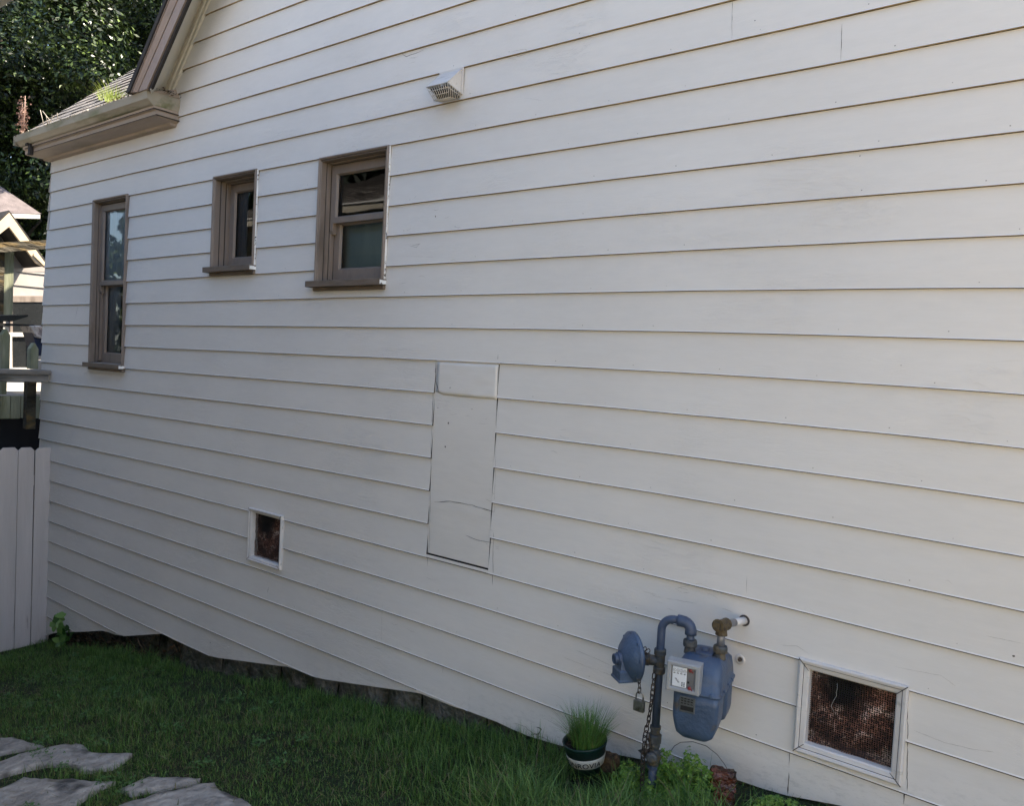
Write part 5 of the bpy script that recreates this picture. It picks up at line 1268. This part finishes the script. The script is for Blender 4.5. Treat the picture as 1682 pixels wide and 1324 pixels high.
tree('tree', (-26, 2, -2.9), 6.0, 90000, 'dark dense tree behind the far house roof', 'leaf_dark', 4.5, leaf=.2, blobs=80, seed=15, flat=1.3)
tree('tree', (-22, 14, -2.9), 6.5, 90000, 'dark dense tree showing between leaf clumps beside the rake', 'leaf_dark', 7.5, leaf=.2, blobs=90, seed=16, flat=1.3)

# ------------------------------------------------------------------ neighbouring house behind the viewer (its eave shows at top left and in the panes)
nb = thing('house', 'neighbouring house whose cream eave shows in the top left corner', 'house', (-3, -6, -1.8))
NX0, NX1 = -10.2, -2.1; EY, EZ = -1.95, 1.400
b = MB(); b.box((NX0, -3.75, EZ-.02), (NX1, EY-.02, EZ)); b.build('soffit', 'soffit', nb)
b = MB(); b.box((NX0, EY-.02, EZ), (NX1, EY, EZ+.12)); b.build('fascia', 'creamboard', nb)
b = MB(); b.box((NX0, EY+.001, EZ+.03), (NX1, EY+.09, EZ+.105)); b.build('gutter', 'soffit', nb, bevel=.01)
b = MB(); b.box((NX0, EY+.001, EZ+.107), (NX1, EY+.10, EZ+.128)); b.build('drip_edge', 'gutter_white', nb)
b = MB()
yy_ = EY+.02; zz_ = EZ+.13
for i in range(34):
    c = .14; y2 = yy_-c*.928; z2 = zz_+c*.371
    b.add([(NX0-.1, yy_, zz_+.012), (NX1+.1, yy_, zz_+.012), (NX1+.1, y2, z2+.002), (NX0-.1, y2, z2+.002), (NX0-.1, yy_, zz_-.002), (NX1+.1, yy_, zz_-.002)], [(0, 1, 2, 3)]); b.add([(NX0-.1, yy_+.001, zz_-.022), (NX1+.1, yy_+.001, zz_-.022), (NX1+.1, yy_+.001, zz_+.012), (NX0-.1, yy_+.001, zz_+.012)], [(0, 1, 2, 3)], 1); yy_, zz_ = y2, z2
b.add([(NX0-.1, yy_, zz_), (NX1+.1, yy_, zz_), (NX1+.1, 2*yy_-EY, EZ), (NX0-.1, 2*yy_-EY, EZ)], [(0, 1, 2, 3)])
b.build('roof', ['nbroof', 'shingle_edge'], nb)
b = MB(); b.box((NX0+.3, -9.5, -3.4), (NX1-.3, -3.75, EZ)); b.add([(NX1-.3, -3.75, EZ), (NX1-.3, yy_, zz_-.05), (NX1-.3, -9.5, EZ)], [(0, 1, 2)]); b.build('wall', 'cool_bounce_wall', nb)
tree('tree', (-15.5, -11, -2.5), 4.6, 50000, 'dark tree behind the neighbouring house', 'leaf_dark', 5.0, leaf=.2, blobs=70, seed=31)
tree('tree', (-17.5, -5.2, -2.5), 3.4, 40000, 'green tree beyond the far end of the neighbouring house', 'leaf', 1.6, leaf=.10, blobs=60, seed=32)

bouncer = thing('bounce_building', 'unseen sunlit cream building added behind the viewer to bounce warm light', 'bounce_building', (3, -8, -1.6))  # unseen, added to throw warm sunlight on the right of the siding
b = MB(); b.box((.3, -10.5, -1.8), (8.5, -6.6, 2.1)); b.build('wall', 'bounce_cream', bouncer)
b = MB(); b.prism([(.0, -6.3, 2.06), (.0, -10.8, 2.06), (.0, -8.55, 3.4)], (8.8, 0, 0)); b.build('roof', 'nbroof', bouncer)
b = MB(); b.box((2.6, -6.6, -1.6), (5.4, -6.57, .6)); b.build('bounce_door', 'fence', bouncer)

# ------------------------------------------------------------------ lift everything to the ground datum
for o in list(sc.objects):
    if o.parent is None and o.type in ('MESH', 'EMPTY'): o.location.z += H0
